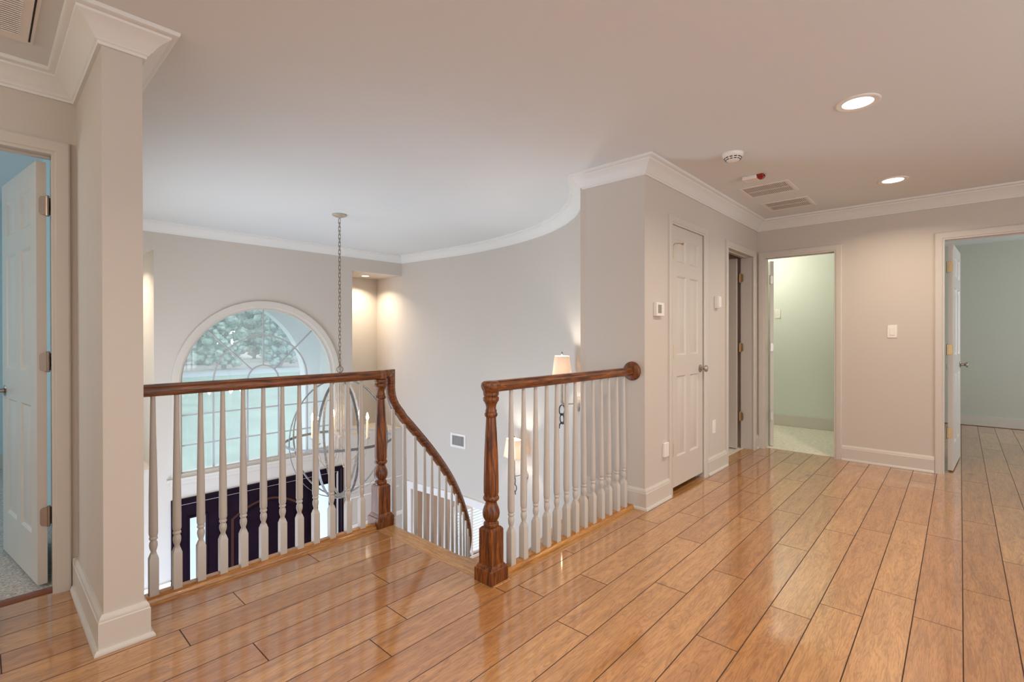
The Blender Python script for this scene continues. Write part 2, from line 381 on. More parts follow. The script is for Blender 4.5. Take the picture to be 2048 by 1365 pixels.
sub = MB(); sub.box(-2.2, 9, -2.55, 1.63, -.30, -.004); sub.box(-2.2, 1.66, 1.63, 2.66, -.30, -.004); sub.box(-2.2, .44, 2.66, 3.2, -.30, -.004)
struct('floor', sub, M_DARK)
# wedge of floor between right railing and the curved wall
wd = [(1.775, 1.735)]+[tuple(CW[i]) for i in range(2, IEDGE+1, 3)]+[(3.095, 2.12), (3.095, 1.735)]
wb = MB(); wb.poly(wd, -.03, -.001); struct('floor', wb, M_TAN)
# white faces under the floor edges
wb = MB(); wb.box(.443, 1.76, 2.66, 2.745, -.45, -.03); wb.box(1.66, 1.755, 1.75, 2.70, -.28, -.03); wb.box(1.66, 3.09, 1.63, 1.70, -.30, -.03)
struct('trim_1', wb, M_TRIM)
# honey oak edge boards
e = MB(); e.box(1.660, 1.775, 1.63, 2.655, -.028, .001); e.build('trim_2', M_OAKLY, bevel=.004, kind='structure')
e = MB(); e.box(1.776, 3.068, 1.632, 1.735, -.028, .0015); e.build('trim_3', M_OAKL, bevel=.003, kind='structure')
e = MB(); e.box(.46, 1.66, 2.655, 2.765, -.028, .0015); e.build('trim_4', M_OAKL, bevel=.003, kind='structure')

# ------------------------------------------------------------------ walls, ceiling
def grid_wall(mb, axis, u0, u1, t0, t1, z0, z1, holes):
    us = sorted({u0, u1, *[max(u0, min(u1, h[0])) for h in holes], *[max(u0, min(u1, h[1])) for h in holes]})
    zs = sorted({z0, z1, *[max(z0, min(z1, h[2])) for h in holes], *[max(z0, min(z1, h[3])) for h in holes]})
    for a, b in zip(us, us[1:]):
        run = None
        cells = []
        for c, d in zip(zs, zs[1:]):
            um, zm = (a+b)/2, (c+d)/2
            solid = not any(h[0] < um < h[1] and h[2] < zm < h[3] for h in holes)
            if solid:
                if cells and cells[-1][1] == c: cells[-1][1] = d
                else: cells.append([c, d])
        for c, d in cells:
            if axis == 'x': mb.box(a, b, t0, t1, c, d)
            else: mb.box(t0, t1, a, b, c, d)
    return mb
cl = MB(); cl.box(-2.3, 9.1, -2.6, 7.1, CEIL, CEIL+.12); struct('ceiling', cl, M_CEIL)
D1 = (3.522, 4.135, 0, 2.042); D2 = (4.722, 5.470, 0, 2.022)
w = MB(); grid_wall(w, 'x', WX, FX+.02, WF, WF+.12, -.3, CEIL, [(D1[0]-.012, D1[1]+.012, -.01, D1[3]+.012), (D2[0]-.012, D2[1]+.012, -.01, D2[3]+.012)])
w.box(WX, WX+.12, WF+.12, 2.115, -.3, CEIL)
struct('wall_closet', w, M_WALL)
D3 = (.905, 1.522, 0, 2.018); D4 = (-.80, .100, 0, 2.022)
w = MB(); grid_wall(w, 'y', -2.6, WF+.12, FX, FX+.12, 0, CEIL, [(D3[0]-.012, D3[1]+.012, -.01, D3[3]+.012), (D4[0]-.012, D4[1]+.012, -.01, D4[3]+.012)])
struct('wall_far', w, M_WALL)
w = MB(); w.box(COLX0, COLX1, COLY, YW+.12, LOW, CEIL); struct('wall_dividing', w, M_WALL)
D5 = (-.52, .228, 0, 2.048)
w = MB(); grid_wall(w, 'x', -2.3, COLX0, LW, LW+.12, 0, CEIL, [(D5[0]-.012, D5[1]+.012, -.01, D5[3]+.012)]); struct('wall_left', w, M_WALL)
w = MB(); grid_wall(w, 'x', -2.3, 5.75, -2.6, -2.5, -.3, CEIL, [(.45, 4.0, .35, 2.25)]); struct('wall_rear', w, M_WALL)
w = MB(); grid_wall(w, 'y', -2.6, 3.24, -2.32, -2.2, -.3, CEIL, [(-1.9, .7, .4, 2.3)]); struct('wall_side', w, M_WALL)

# curved wall: full height past the sharp edge, only below the floor before it; cased opening at the lower level
def inop(p): return 4.60 < p.y < 6.10
w = MB(); T = .12
def cpiece(i, z0, z1):
    a, b = CW[i], CW[i+1]; a2, b2 = a-CN[i]*T, b-CN[i+1]*T
    w.add([(a.x, a.y, z0), (b.x, b.y, z0), (b2.x, b2.y, z0), (a2.x, a2.y, z0), (a.x, a.y, z1), (b.x, b.y, z1), (b2.x, b2.y, z1), (a2.x, a2.y, z1)],
          [(0, 3, 2, 1), (4, 5, 6, 7), (0, 1, 5, 4), (1, 2, 6, 5), (2, 3, 7, 6), (3, 0, 4, 7)])
def csurf(i0, i1, z0, z1, solid_ends=True):
    n = i1-i0+1; vs = []
    for z in (z0, z1):
        vs += [(CW[i].x, CW[i].y, z) for i in range(i0, i1+1)]
        vs += [(CW[i].x-CN[i].x*T, CW[i].y-CN[i].y*T, z) for i in range(i0, i1+1)]
    A = lambda k: k; B = lambda k: n+k; A2 = lambda k: 2*n+k; B2 = lambda k: 3*n+k; fs = []
    for k in range(n-1):
        fs += [(A(k), A(k+1), A2(k+1), A2(k)), (B(k+1), B(k), B2(k), B2(k+1)), (A(k), B(k), B(k+1), A(k+1)), (A2(k), A2(k+1), B2(k+1), B2(k))]
    fs += [(A(0), A2(0), B2(0), B(0)), (A(n-1), B(n-1), B2(n-1), A2(n-1))]
    w.add(vs, fs)
OI = [i for i in range(len(CW)) if inop(CW[i])]; O0, O1 = OI[0], OI[-1]; LAST = len(CW)-1; OPZ = -1.09
csurf(0, IEDGE, LOW, -.031)
csurf(IEDGE, O0, LOW, CEIL); csurf(O0, O1, OPZ, CEIL); csurf(O1, LAST, LOW, CEIL)
struct('wall_curved', w, M_WALL, sharp=50)

# window wall with arch
WC, WR, SPR, SILL = 2.372, .886, .663, -.31
w = MB()
holes = [(.443, 1.25, -.2, 2.12), (3.54, 4.40, -.2, 2.12), (WC-WR, WC+WR, SILL, SPR+WR+.06), (1.47, 3.315, LOW-.1, -.655)]
grid_wall(w, 'x', COLX1, 4.42, YW, YW+.12, LOW, CEIL, holes)
NA = 40; zt = SPR+WR+.06
for i in range(NA):
    a0, a1 = pi*i/NA, pi*(i+1)/NA; xa, za, xb, zb = WC+WR*cos(a0), SPR+WR*sin(a0), WC+WR*cos(a1), SPR+WR*sin(a1)
    w.add([(xa, YW, za), (xb, YW, zb), (xb, YW, zt), (xa, YW, zt), (xa, YW+.12, za), (xb, YW+.12, zb), (xb, YW+.12, zt), (xa, YW+.12, zt)],
          [(0, 1, 2, 3), (4, 7, 6, 5), (0, 4, 5, 1), (1, 5, 6, 2), (2, 6, 7, 3), (3, 7, 4, 0)])
# niches
for x0, x1 in ((.443, 1.25), (3.54, 4.40)):
    w.box(x0-.06, x1+.06, 6.99, 7.06, -.26, 2.18); w.box(x0, x1, YW+.12, 6.99, 2.12, 2.18); w.box(x0, x1, YW+.12, 6.99, -.26, -.2)
w.box(3.48, 3.54, YW+.12, 6.99, -.2, 2.12); w.box(1.25, 1.31, YW+.12, 6.99, -.2, 2.12); w.box(4.371, 4.44, YW, 6.99, -.2, 2.12)
struct('wall_window', w, M_WALL)
# foyer floor, low walls
w = MB(); w.box(.3, 9.0, 1.0, YW+.1, LOW-.1, LOW); struct('floor', w, M_FLOOR)
w = MB(); w.box(.443, .46, 2.7, YW, LOW, -.03); w.box(.443, 1.76, 2.68, 2.70, LOW, -.3); struct('wall_foyer', w, M_WALL)
# dining room behind the cased opening
w = MB(); grid_wall(w, 'x', 4.5, 8.1, YW, YW+.12, LOW, -.4, [(5.40, 6.25, -2.64, -1.74)]); w.box(8.1, 8.2, 2.5, YW, LOW, -.4); w.box(4.5, 8.2, 2.4, 2.5, LOW, -.4)
struct('wall_dining', w, M_BEIGE)
w = MB(); w.box(4.605, 8.2, 2.4, YW+.1, -.5, -.4); struct('ceiling', w, M_CEIL)
# bedroom at left
w = MB(); w.box(-2.9, .317, 6.40, 6.5, 0, CEIL); w.box(.30, .3165, LW+.12, 6.4, 0, CEIL); w.box(-3.0, -2.9, LW, 6.5, 0, CEIL); w.box(-2.9, -.6, 3.241, 3.25, 0, CEIL)
struct('wall_bedroom', w, M_BLUEWALL)
w = MB(); w.box(-3.0, .317, 3.165, 6.5, -.05, .004); struct('floor', w, M_CARPET)
w = MB(); w.box(-3, -2.3, 3.1, 7.0, CEIL, CEIL+.1); struct('ceiling', w, M_CEIL)
w = MB(); w.add([(-2.2, 3.135, .0015), (.30, 3.135, .0015), (.30, 3.15, .009), (-2.2, 3.15, .009), (-2.2, 3.19, .009), (.3, 3.19, .009), (.3, 3.2, .004), (-2.2, 3.2, .004)], [(0, 1, 2, 3), (3, 2, 5, 4), (4, 5, 6, 7)])
w.build('trim_5', M_THRESH, kind='structure')
# room behind door 3 and door 4
w = MB(); w.box(7.226, 7.32, .5, 3.0, 0, CEIL); w.box(FX+.12, 7.3, 2.9, 3.0, 0, CEIL); w.box(FX+.12, 7.3, .50, .56, 0, CEIL); w.box(FX+.12, FX+.125, 1.59, 2.9, 0, CEIL)
struct('wall_bath', w, M_GREEN)
w = MB(); w.box(FX+.06, 7.3, .56, 3.0, -.05, .003); struct('floor', w, M_TILE)
w = MB(); w.box(8.936, 9.03, -4.2, .50, 0, CEIL); w.box(FX+.12, 9.0, .44, .50, 0, CEIL); w.box(FX+.12, 9.0, -4.3, -4.2, 0, CEIL); w.box(FX+.12, FX+.125, -4.2, -.86, 0, CEIL)
struct('wall_far_bedroom', w, M_SAGE)
w = MB(); w.box(5.7, 9, -4.3, -2.5, -.1, -.002); struct('floor', w, M_FLOOR)
w = MB(); w.box(5.7, 9.1, -4.3, -2.6, CEIL, CEIL+.1); struct('ceiling', w, M_CEIL)
# dark room behind door 2
w = MB(); w.box(4.62, 4.68, WF+.12, 3.3, 0, CEIL); w.box(5.56, 5.62, WF+.12, 3.3, 0, CEIL); w.box(4.62, 5.62, 3.2, 3.3, 0, CEIL)
struct('wall_laundry', w, M_BEIGE)
w = MB(); w.box(4.66, 5.6, WF+.09, 3.3, -.05, .003); struct('floor', w, M_TILE)
w = MB(); w.box(D2[0], D2[1], WF-.005, WF+.09, -.01, .005); struct('trim_6', w, M_OAKL)
w = MB(); w.box(3.4, 4.3, 1.8, 2.2, -.05, .0); w.box(3.4, 4.25, 2.2, 2.25, 0, 2.4); w.box(3.4, 3.45, 1.72, 2.2, 0, 2.4); w.box(4.2, 4.25, 1.72, 2.2, 0, 2.4)
struct('wall_closet_inner', w, M_BEIGE)
w = MB(); w.box(D1[0], D1[1], WF-.01, 1.85, -.02, -.0005); struct('trim_7', w, M_SHOE)

# ------------------------------------------------------------------ trim
CROWN = [(0, 0), (0, -.107), (.012, -.107), (.014, -.097), (.020, -.092), (.022, -.086), (.030, -.078), (.042, -.060), (.057, -.044), (.074, -.032), (.080, -.028), (.082, -.020), (.094, -.018), (.103, -.014), (.106, -.006), (.106, 0)]
CROWN = CROWN[::-1]
cpath = [(FX, -2.5), (FX, WF), (WX, WF), (WX, 2.118)]+[tuple(CW[i]) for i in range(IEDGE+3, LAST, 3)]+[(4.37, YW), (COLX1, YW), (COLX1, COLY), (COLX0, COLY), (COLX0, LW), (-2.2, LW)]
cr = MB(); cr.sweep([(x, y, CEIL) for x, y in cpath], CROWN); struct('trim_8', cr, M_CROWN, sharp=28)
BASE = [(0, 0), (0, .143), (.006, .143), (.010, .136), (.013, .132), (.0155, .124), (.0155, .118), (.0185, .114), (.0185, .020), (.024, .019), (.030, .012), (.032, .004), (.032, 0)]
BASE = [(a, b+.0005) for a, b in BASE][::-1]
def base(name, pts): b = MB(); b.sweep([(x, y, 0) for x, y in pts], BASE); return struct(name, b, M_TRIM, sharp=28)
base('baseboard_closet', [(3.458, WF), (WX, WF), (WX, 2.09)])
base('baseboard_closet_right', [(4.660, WF), (4.200, WF)])
base('baseboard_far', [(FX, .166), (FX, .842)])
base('baseboard_corner', [(FX, 1.586), (FX, WF), (5.532, WF)])
base('baseboard_far_right', [(FX, -2.5), (FX, -.87)])
base('baseboard_column', [(COLX1, 2.665), (COLX1, COLY), (COLX0, COLY), (COLX0, LW), (.296, LW)])
def base2(name, x0, x1, y0, y1, h, m=M_TRIM):
    b = MB(); b.box(x0, x1, y0, y1, .003, h); return b.build(name, m, bevel=.004, kind='structure')
base2('baseboard_bath', 7.208, 7.226, .56, 2.9, .148)
base2('baseboard_far_bedroom', 8.915, 8.936, -4.2, .44, .135)
base2('baseboard_bedroom', -2.9, .30, 6.383, 6.40, .14)

CAS = [(0, 0), (0, .009), (.006, .011), (.012, .011), (.016, .015), (.030, .017), (.048, .019), (.058, .019), (.064, .016), (.066, .010), (.066, 0)]
def casing(parent, ax, wall, side, u0, u1, ztop, z0=0, name='casing', m=None, prof=CAS, depth=.12, hs=''):
    """casing + jamb lining round an opening. ax 'x': wall runs along x, face at y=wall, room on the -y side (side=-1)"""
    b = MB()
    if ax == 'x': path = [(u0, wall, z0), (u0, wall, ztop), (u1, wall, ztop), (u1, wall, z0)]; nrm = (0, side, 0)
    else: path = [(wall, u0, z0), (wall, u0, ztop), (wall, u1, ztop), (wall, u1, z0)]; nrm = (side, 0, 0)
    # orientation: want profile 'a' outward from the opening
    v0 = Vector(nrm).cross(Vector((0, 0, 1)))
    outward = Vector((-1, 0, 0)) if ax == 'x' else Vector((0, -1, 0))
    sgn = 1 if v0.dot(outward) > 0 else -1
    b.sweep(path, [(a*sgn, c) for a, c in prof], nrm)
    o = b.build(name, m or M_TRIM, parent, sharp=25)
    j = MB(); t = .018; w0, w1 = (wall, wall-side*depth); lo, hi = min(w0, w1)+.0, max(w0, w1)
    def jb(a, b_, c, d):
        if ax == 'x': j.box(a, b_, lo-.001, hi+.001, c, d)
        else: j.box(lo-.001, hi+.001, a, b_, c, d)
    jb(u0-.013, u0-.005, z0, ztop); jb(u1+.005, u1+.013, z0, ztop); jb(u0-.01, u1+.01, ztop+.005, ztop+.013)
    # stop moulding
    m0 = wall-side*.065; lo, hi = m0-.006, m0+.006
    for q0, q1, sd in ((u0-.006, u0+.006, 'lo'), (u1-.006, u1+.006, 'hi')):
        if sd == hs: continue
        if ax == 'x': j.box(q0, q1, lo, hi, z0, ztop)
        else: j.box(lo, hi, q0, q1, z0, ztop)
    if ax == 'x': j.box(u0, u1, lo, hi, ztop-.006, ztop+.006)
    else: j.box(lo, hi, u0, u1, ztop-.006, ztop+.006)
    j.build('jamb', m or M_TRIM, parent)
    return o

def leaf_mesh(wd, ht, t=.035, z0=0.0):
    """six panel leaf: u along +x 0..wd, thickness y 0..t, z"""
    mb = MB(); st = .105 if wd > .65 else .095; mu = .085 if wd > .65 else .075; pw = (wd-2*st-mu)/2
    us = [0, st, st+pw, st+pw+mu, wd-st, wd]; zs = [0, .225, .845, 1.005, 1.615, 1.72, 1.90, ht]
    cells = {(i, j) for i in (1, 3) for j in (1, 3, 5)}
    for fy, s in ((0, 1), (t, -1)):
        for i in range(5):
            for j in range(7):
                x0, x1, a, b = us[i], us[i+1], zs[j], zs[j+1]
                if (i, j) not in cells: mb.add([(x0, fy, a+z0), (x1, fy, a+z0), (x1, fy, b+z0), (x0, fy, b+z0)], [(0, 1, 2, 3)])
                else:
                    rings = [(0, 0), (.006, .004), (.012, .009), (.020, .009), (.040, .003)]
                    vs = []
                    for d, q in rings: vs += [(x0+d, fy+s*q, a+d+z0), (x1-d, fy+s*q, a+d+z0), (x1-d, fy+s*q, b-d+z0), (x0+d, fy+s*q, b-d+z0)]
                    fs = [(r*4+k, r*4+(k+1) % 4, (r+1)*4+(k+1) % 4, (r+1)*4+k) for r in range(4) for k in range(4)]+[(16, 17, 18, 19)]
                    mb.add(vs, fs)
    mb.add([(0, 0, z0), (wd, 0, z0), (wd, t, z0), (0, t, z0), (0, 0, ht+z0), (wd, 0, ht+z0), (wd, t, ht+z0), (0, t, ht+z0)], [(0, 1, 2, 3), (4, 5, 6, 7), (0, 3, 7, 4), (1, 2, 6, 5)])
    return mb
def knob_mb(M, L=.062):
    b = MB(); b.lathe([(.031, 0), (.032, .004), (.026, .008), (.012, .010), (.0105, .030), (.014, .036), (.024, .042), (.0275, .050), (.024, .058), (.012, .0625), (.001, .063)], 20, M); return b
def hinge_mb(flap0, flap1, M=None):
    """hinge: barrel at origin along z, flap0/flap1 = (dx,dy) extents directions of the two plates"""
    b = MB(); b.lathe([(.0062, -.044), (.0062, .044)], 10, M)
    b.lathe([(.0048, -.050), (.0074, -.047), (.0074, -.044)], 10, M); b.lathe([(.0074, .044), (.0074, .047), (.0048, .050)], 10, M)
    for dx, dy, nx, ny in (flap0, flap1):
        if dx == dy == 0: continue
        pts = [Vector((0, 0)), Vector((dx, dy))]; n = Vector((nx, ny))*.0015; vs = []
        L = Vector((dx, dy)).length; d = Vector((dx, dy)).normalized(); prof = [(0, -.044), (L-.012, -.044), (L-.004, -.040), (L, -.032), (L, .032), (L-.004, .040), (L-.012, .044), (0, .044)]
        for s in (-1, 1): vs += [((d*a).x+n.x*s, (d*a).y+n.y*s, z) for a, z in prof]
        k = len(prof); fs = [tuple(range(k)), tuple(range(2*k-1, k-1, -1))]+[(i, (i+1) % k, (i+1) % k+k, i+k) for i in range(k)]
        if M is not None: vs = [M @ Vector(v) for v in vs]
        b.add(vs, fs)
        for a, z in ((L*.72, .030), (L*.45, 0), (L*.72, -.030)):
            c = Vector(((d*a).x, (d*a).y, z)); R = Matrix.Translation(c) @ Vector((nx, ny, 0)).to_track_quat('Z', 'Y').to_matrix().to_4x4()
            if M is not None: R = M @ R
            b.lathe([(.0042, .001), (.0042, .0028), (.002, .0030)], 8, R)
    return b

def RX(a): return Matrix.Rotation(a, 4, 'X')
def RY(a): return Matrix.Rotation(a, 4, 'Y')
def RZ(a): return Matrix.Rotation(a, 4, 'Z')
TR = lambda *v: Matrix.Translation(Vector(v))

# door 1: closed closet door
d = empty('door_1', kind='structure'); casing(d, 'x', WF, -1, D1[0], D1[1], D1[3])
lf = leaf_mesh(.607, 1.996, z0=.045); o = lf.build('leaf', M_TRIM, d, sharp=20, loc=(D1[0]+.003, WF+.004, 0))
for z in (1.83, 1.075, .34): hinge_mb((0, 0, 0, 0), (.012, 0, 0, -1), TR(D1[0]+.006, WF-.004, z)).build('hinge', M_BRASS, d)
sl = MB(); sl.tube([(D1[0]+.013, WF-.010, 1.880), (D1[0]+.020, WF-.018, 1.894), (D1[0]+.045, WF-.040, 1.897), (D1[0]+.072, WF-.05, 1.892)], .004, 8); sl.lathe([(.008, 0), (.008, .012), (.004, .014)], 10, TR(D1[0]+.070, WF-.05, 1.892) @ RX(pi/2)); sl.build('door_stop', M_BRASS, d)
knob_mb(TR(4.075, WF+.004, .927) @ RX(pi/2)).build('knob', M_NICK, d)
# door 2: open into the dark room
d = empty('door_2', kind='structure'); casing(d, 'x', WF, -1, D2[0], D2[1], D2[3], hs='hi')
lf = leaf_mesh(.71, 1.99, z0=.018); o = lf.build('leaf', M_TRIM, d, sharp=20, loc=(5.405, WF+.132, 0)); o.rotation_euler.z = radians(91)
for z in (1.81, 1.075, .344): hinge_mb((-.022, 0, 0, -1), (0, -.034, 1, 0), TR(5.455, WF+.124, z)).build('hinge', M_BRASS, d)
# door 3
d = empty('door_3', kind='structure'); casing(d, 'y', FX, -1, D3[0], D3[1], D3[3], hs='hi')
lf = leaf_mesh(.60, 1.99, z0=.012); o = lf.build('leaf', M_TRIM, d, sharp=20, loc=(5.795, 1.484, 0)); o.rotation_euler.z = radians(33)
for z in (1.80, 1.075, .334): hinge_mb((.018, -.029, .85, .53), (0, 0, 0, 0), TR(5.749, 1.510, z)).build('hinge', M_NICK, d)
# door 4
d = empty('door_4', kind='structure'); casing(d, 'y', FX, -1, D4[0], D4[1], D4[3], hs='hi')
lf = leaf_mesh(.76, 1.99, z0=.012); o = lf.build('leaf', M_TRIM, d, sharp=20, loc=(5.765, .046, 0)); o.rotation_euler.z = radians(-3.5)
R4 = TR(5.765, .046, 0) @ RZ(radians(-3.5))
for z in (1.80, 1.075, .344): hinge_mb((0, -.034, 1, 0), (0, 0, 0, 0), TR(5.762, .084, z)).build('hinge', M_BRASS, d)
kb = knob_mb(R4 @ TR(.70, 0, .915) @ RX(pi/2)); kb.v += []; kb.build('knob', M_NICK, d)
st = MB(); st.box(FX+.03, FX+.055, D4[1]-.0135, D4[1]-.0105, .90, .95); st.build('strike_plate', M_BRONZE, d)
# door 5: bedroom door at left
d = empty('door_5', kind='structure'); casing(d, 'x', LW, -1, D5[0], D5[1], D5[3], hs='hi')
lf = leaf_mesh(.71, 2.01, z0=.022); 
ang = math.atan2(3.935-3.226, .089-.186)
# leaf local x runs from hinge edge outwards; thickness to the right (+x side)
o = lf.build('leaf', M_TRIM, d, sharp=20, loc=(.218, 3.218, 0)); o.rotation_euler.z = ang
R5 = TR(.222, 3.222, 0) @ RZ(ang)
for z in (1.824, 1.08, .342): hinge_mb((-.030, .004, .13, .99), (.012, .012, .7, .7), TR(.222, 3.211, z)).build('hinge', M_NICK, d)
knob_mb(R5 @ TR(.655, .035, .905) @ RX(-pi/2)).build('knob', M_NICK, d)

# arched window
wn = empty('window_1', kind='structure')
def archpath(r, zb, y, n=48):
    return [(WC-r, y, zb)]+[(WC-r*cos(pi*i/n), y, SPR+r*sin(pi*i/n)) for i in range(n+1)]+[(WC+r, y, zb)]
b = MB(); b.sweep(archpath(WR, SILL-.04, YW), [(-a if False else a, c) for a, c in [(0, 0), (0, .010), (.010, .013), (.016, .018), (.040, .020), (.060, .026), (.080, .026), (.086, .018), (.086, 0)]], (0, -1, 0)); b.build('casing', M_TRIM, wn, sharp=30)
b = MB(); b.box(WC-1.02, WC+1.02, YW-.045, YW+.11, -.375, -.345); b.box(WC-.99, WC+.99, YW-.022, YW, -.42, -.375); b.build('sill', M_TRIM, wn, bevel=.004)
b = MB(); b.sweep(archpath(WR-.022, SILL+.0, YW+.06), [(0, -.03), (0, .03), (.022, .03), (.022, -.03)], (0, -1, 0)); b.box(WC-WR, WC+WR, YW+.03, YW+.09, -.345, SILL+.012); b.build('sash_frame', M_TRIM, wn)
b = MB(); yb0, yb1 = YW+.048, YW+.066; hw = .008
for r in (.182, .548):
    b.sweep([(WC-r*cos(pi*i/40), YW+.057, SPR+r*sin(pi*i/40)) for i in range(41)], [(-hw, -.009), (-hw, .009), (hw, .009), (hw, -.009)], (0, -1, 0))
for a in (45, 90, 135):
    a = radians(a); dx, dz = cos(a), sin(a); b.tube([(WC+.182*dx, YW+.057, SPR+.182*dz), (WC+.87*dx, YW+.057, SPR+.87*dz)], .009, 6)
for x in (-.548, -.182, .182, .548): b.box(WC+x-hw, WC+x+hw, yb0, yb1, SILL, SPR)
for z in (SPR, .323, -.012): b.box(WC-WR+.02, WC+WR-.02, yb0+.001, yb1-.001, z-hw, z+hw)
b.build('muntins', mat('grey_muntin', (.42, .42, .42), .5), wn)
b = MB(); pts = [(x, z) for x, _, z in archpath(WR-.01, SILL, 0)]; n = len(pts)
b.add([(x, YW+.070, z) for x, z in pts]+[(x, YW+.074, z) for x, z in pts], [tuple(range(n)), tuple(range(2*n-1, n-1, -1))]+[(i, (i+1) % n, (i+1) % n+n, i+n) for i in range(n)])
b.build('pane', M_GLASS, wn)
# dining window with blinds
wn = empty('window_2', kind='structure')
b = MB(); b.sweep([(5.40, YW, -2.64), (5.40, YW, -1.74), (6.25, YW, -1.74), (6.25, YW, -2.64)], [(a, c) for a, c in CAS], (0, -1, 0)); b.box(5.33, 6.32, YW-.03, YW+.02, -2.68, -2.64); b.box(5.40, 6.25, YW+.04, YW+.07, -2.64, -2.60); b.box(5.81, 5.84, YW+.0, YW+.03, -2.64, -1.74); b.build('casing', M_WHITEWALL, wn)
b = MB()
for k in range(17): b.box(-.41, .41, -.028, .028, -.0015, .0015, TR(5.825, YW+.045, -2.60+k*.052) @ RX(radians(-6)))
b.box(5.40, 6.25, YW-.005, YW+.03, -1.80, -1.735)
b.build('blind', M_WHITEWALL, wn)
b = MB(); b.box(5.40, 6.25, YW+.095, YW+.099, -2.64, -1.74); b.build('pane', M_FROST, wn)
# casing of the curved lower opening
b = MB(); pth = [(CW[i].x, CW[i].y) for i in range(O0, O1+1)]
def curv_strip(i0, i1, z0, z1, t):
    n = i1-i0+1; vs = []
    for z in (z0, z1):
        vs += [(CW[i].x+CN[i].x*t, CW[i].y+CN[i].y*t, z) for i in range(i0, i1+1)]; vs += [(CW[i].x-CN[i].x*.002, CW[i].y-CN[i].y*.002, z) for i in range(i0, i1+1)]
    fs = []
    for k in range(n-1): fs += [(k, k+1, 2*n+k+1, 2*n+k), (n+k+1, n+k, 3*n+k, 3*n+k+1), (k, n+k, n+k+1, k+1), (2*n+k, 2*n+k+1, 3*n+k+1, 3*n+k)]
    fs += [(0, 2*n, 3*n, n), (n-1, 2*n-1, 4*n-1, 3*n-1)]
    b.add(vs, fs)
curv_strip(O0-3, min(O1+3, LAST), OPZ, OPZ+.085, .016); curv_strip(O0-3, min(O1+3, LAST), OPZ+.085, OPZ+.105, .03)
curv_strip(O0-3, O0, LOW, OPZ, .018); curv_strip(O1, min(O1+3, LAST), LOW, OPZ, .018)
struct('trim_9', b, M_WHITEWALL, sharp=40)
b = MB(); i = O0; q0, q1 = CW[O0], CW[O0]-CN[O0]*.125
b.add([(q0.x, q0.y+.002, LOW), (q1.x, q1.y+.002, LOW), (q1.x, q1.y+.002, OPZ), (q0.x, q0.y+.002, OPZ)], [(0, 1, 2, 3)]); 
struct('trim_10', b, M_WHITEWALL)
# foyer wainscot rails on the window wall
b = MB()
for x0, x1 in ((.46, 1.388), (3.40, 4.36)):
    b.box(x0, x1, YW-.028, YW, -1.47, -1.445); b.box(x0, x1, YW-.016, YW, -1.51, -1.47)
b.box(3.46, 4.36, YW-.010, YW, -.93, -.915); b.box(3.50, 4.3, YW-.010, YW, -1.08, -1.065); b.box(3.50, 3.515, YW-.010, YW, -1.40, -1.08)
struct('trim_11', b, M_WHITEWALL)

# front door (dark) with sidelights
fd = empty('door_6', kind='structure')
X0, X1, ZT = 1.394, 3.391, -.580
b = MB(); b.sweep([(1.46, YW, LOW), (1.46, YW, ZT-.066), (3.325, YW, ZT-.066), (3.325, YW, LOW)], [(0, 0), (0, .016), (.012, .020), (.026, .020), (.032, .027), (.050, .030), (.060, .030), (.066, .022), (.066, 0)], (0, -1, 0)); 
b.box(1.455, 3.33, YW+.02, YW+.10, ZT-.11, ZT-.06)
b.build('frame', M_DARKDOOR, fd)
def sidelight(x0, x1, g0, g1, gz):
    b = MB(); grid_wall(b, 'x', x0, x1, YW+.03, YW+.075, LOW, ZT-.085, [(g0, g1, LOW+.5, gz)])
    b.sweep([(g0, YW+.03, LOW+.5), (g0, YW+.03, gz), (g1, YW+.03, gz), (g1, YW+.03, LOW+.5)], [(-.014, 0), (-.012, .014), (.008, .016), (.014, 0)], (0, -1, 0))
    b.build('sidelight_frame', M_DARKDOOR, fd)
    b = MB(); b.box(g0, g1, YW+.05, YW+.056, LOW+.5, gz); b.build('sidelight_pane', M_FROST, fd)
sidelight(1.46, 1.86, 1.565, 1.745, -.812); sidelight(2.935, 3.325, 3.035, 3.215, -.785)
b = MB(); b.box(1.872, 2.922, YW+.03, YW+.075, LOW, ZT-.085)
for x in (1.862, 2.926): b.box(x-.006, x+.006, YW+.018, YW+.05, LOW, ZT-.085)
def arch_panel(dx, r):
    x0, x1 = 2.01+dx, 2.785-dx; xc = (x0+x1)/2; hwid = (x1-x0)/2
    return [(x0, YW+.03, LOW+.3)]+[(xc+hwid*(-1+2*i/24), YW+.03, -.955-dx*.8+.15*(1-(-1+2*i/24)**2)) for i in range(25)]+[(x1, YW+.03, LOW+.3)]
b.sweep(arch_panel(.06, 0), [(-.006, 0), (-.004, .006), (.006, .006), (.008, 0)], (0, -1, 0))
b.box(2.392, 2.404, YW+.02, YW+.031, LOW+.3, -.83)
b.build('leaf', M_DARKDOOR, fd)
b = MB(); b.sweep(arch_panel(0, 0), [(-.016, 0), (-.012, .012), (.010, .016), (.014, 0)], (0, -1, 0)); b.build('arch_moulding', mat('moulding_edge_highlight', (.055, .018, .012), .35), fd)  # lighter brown paints the highlight along the arch edge

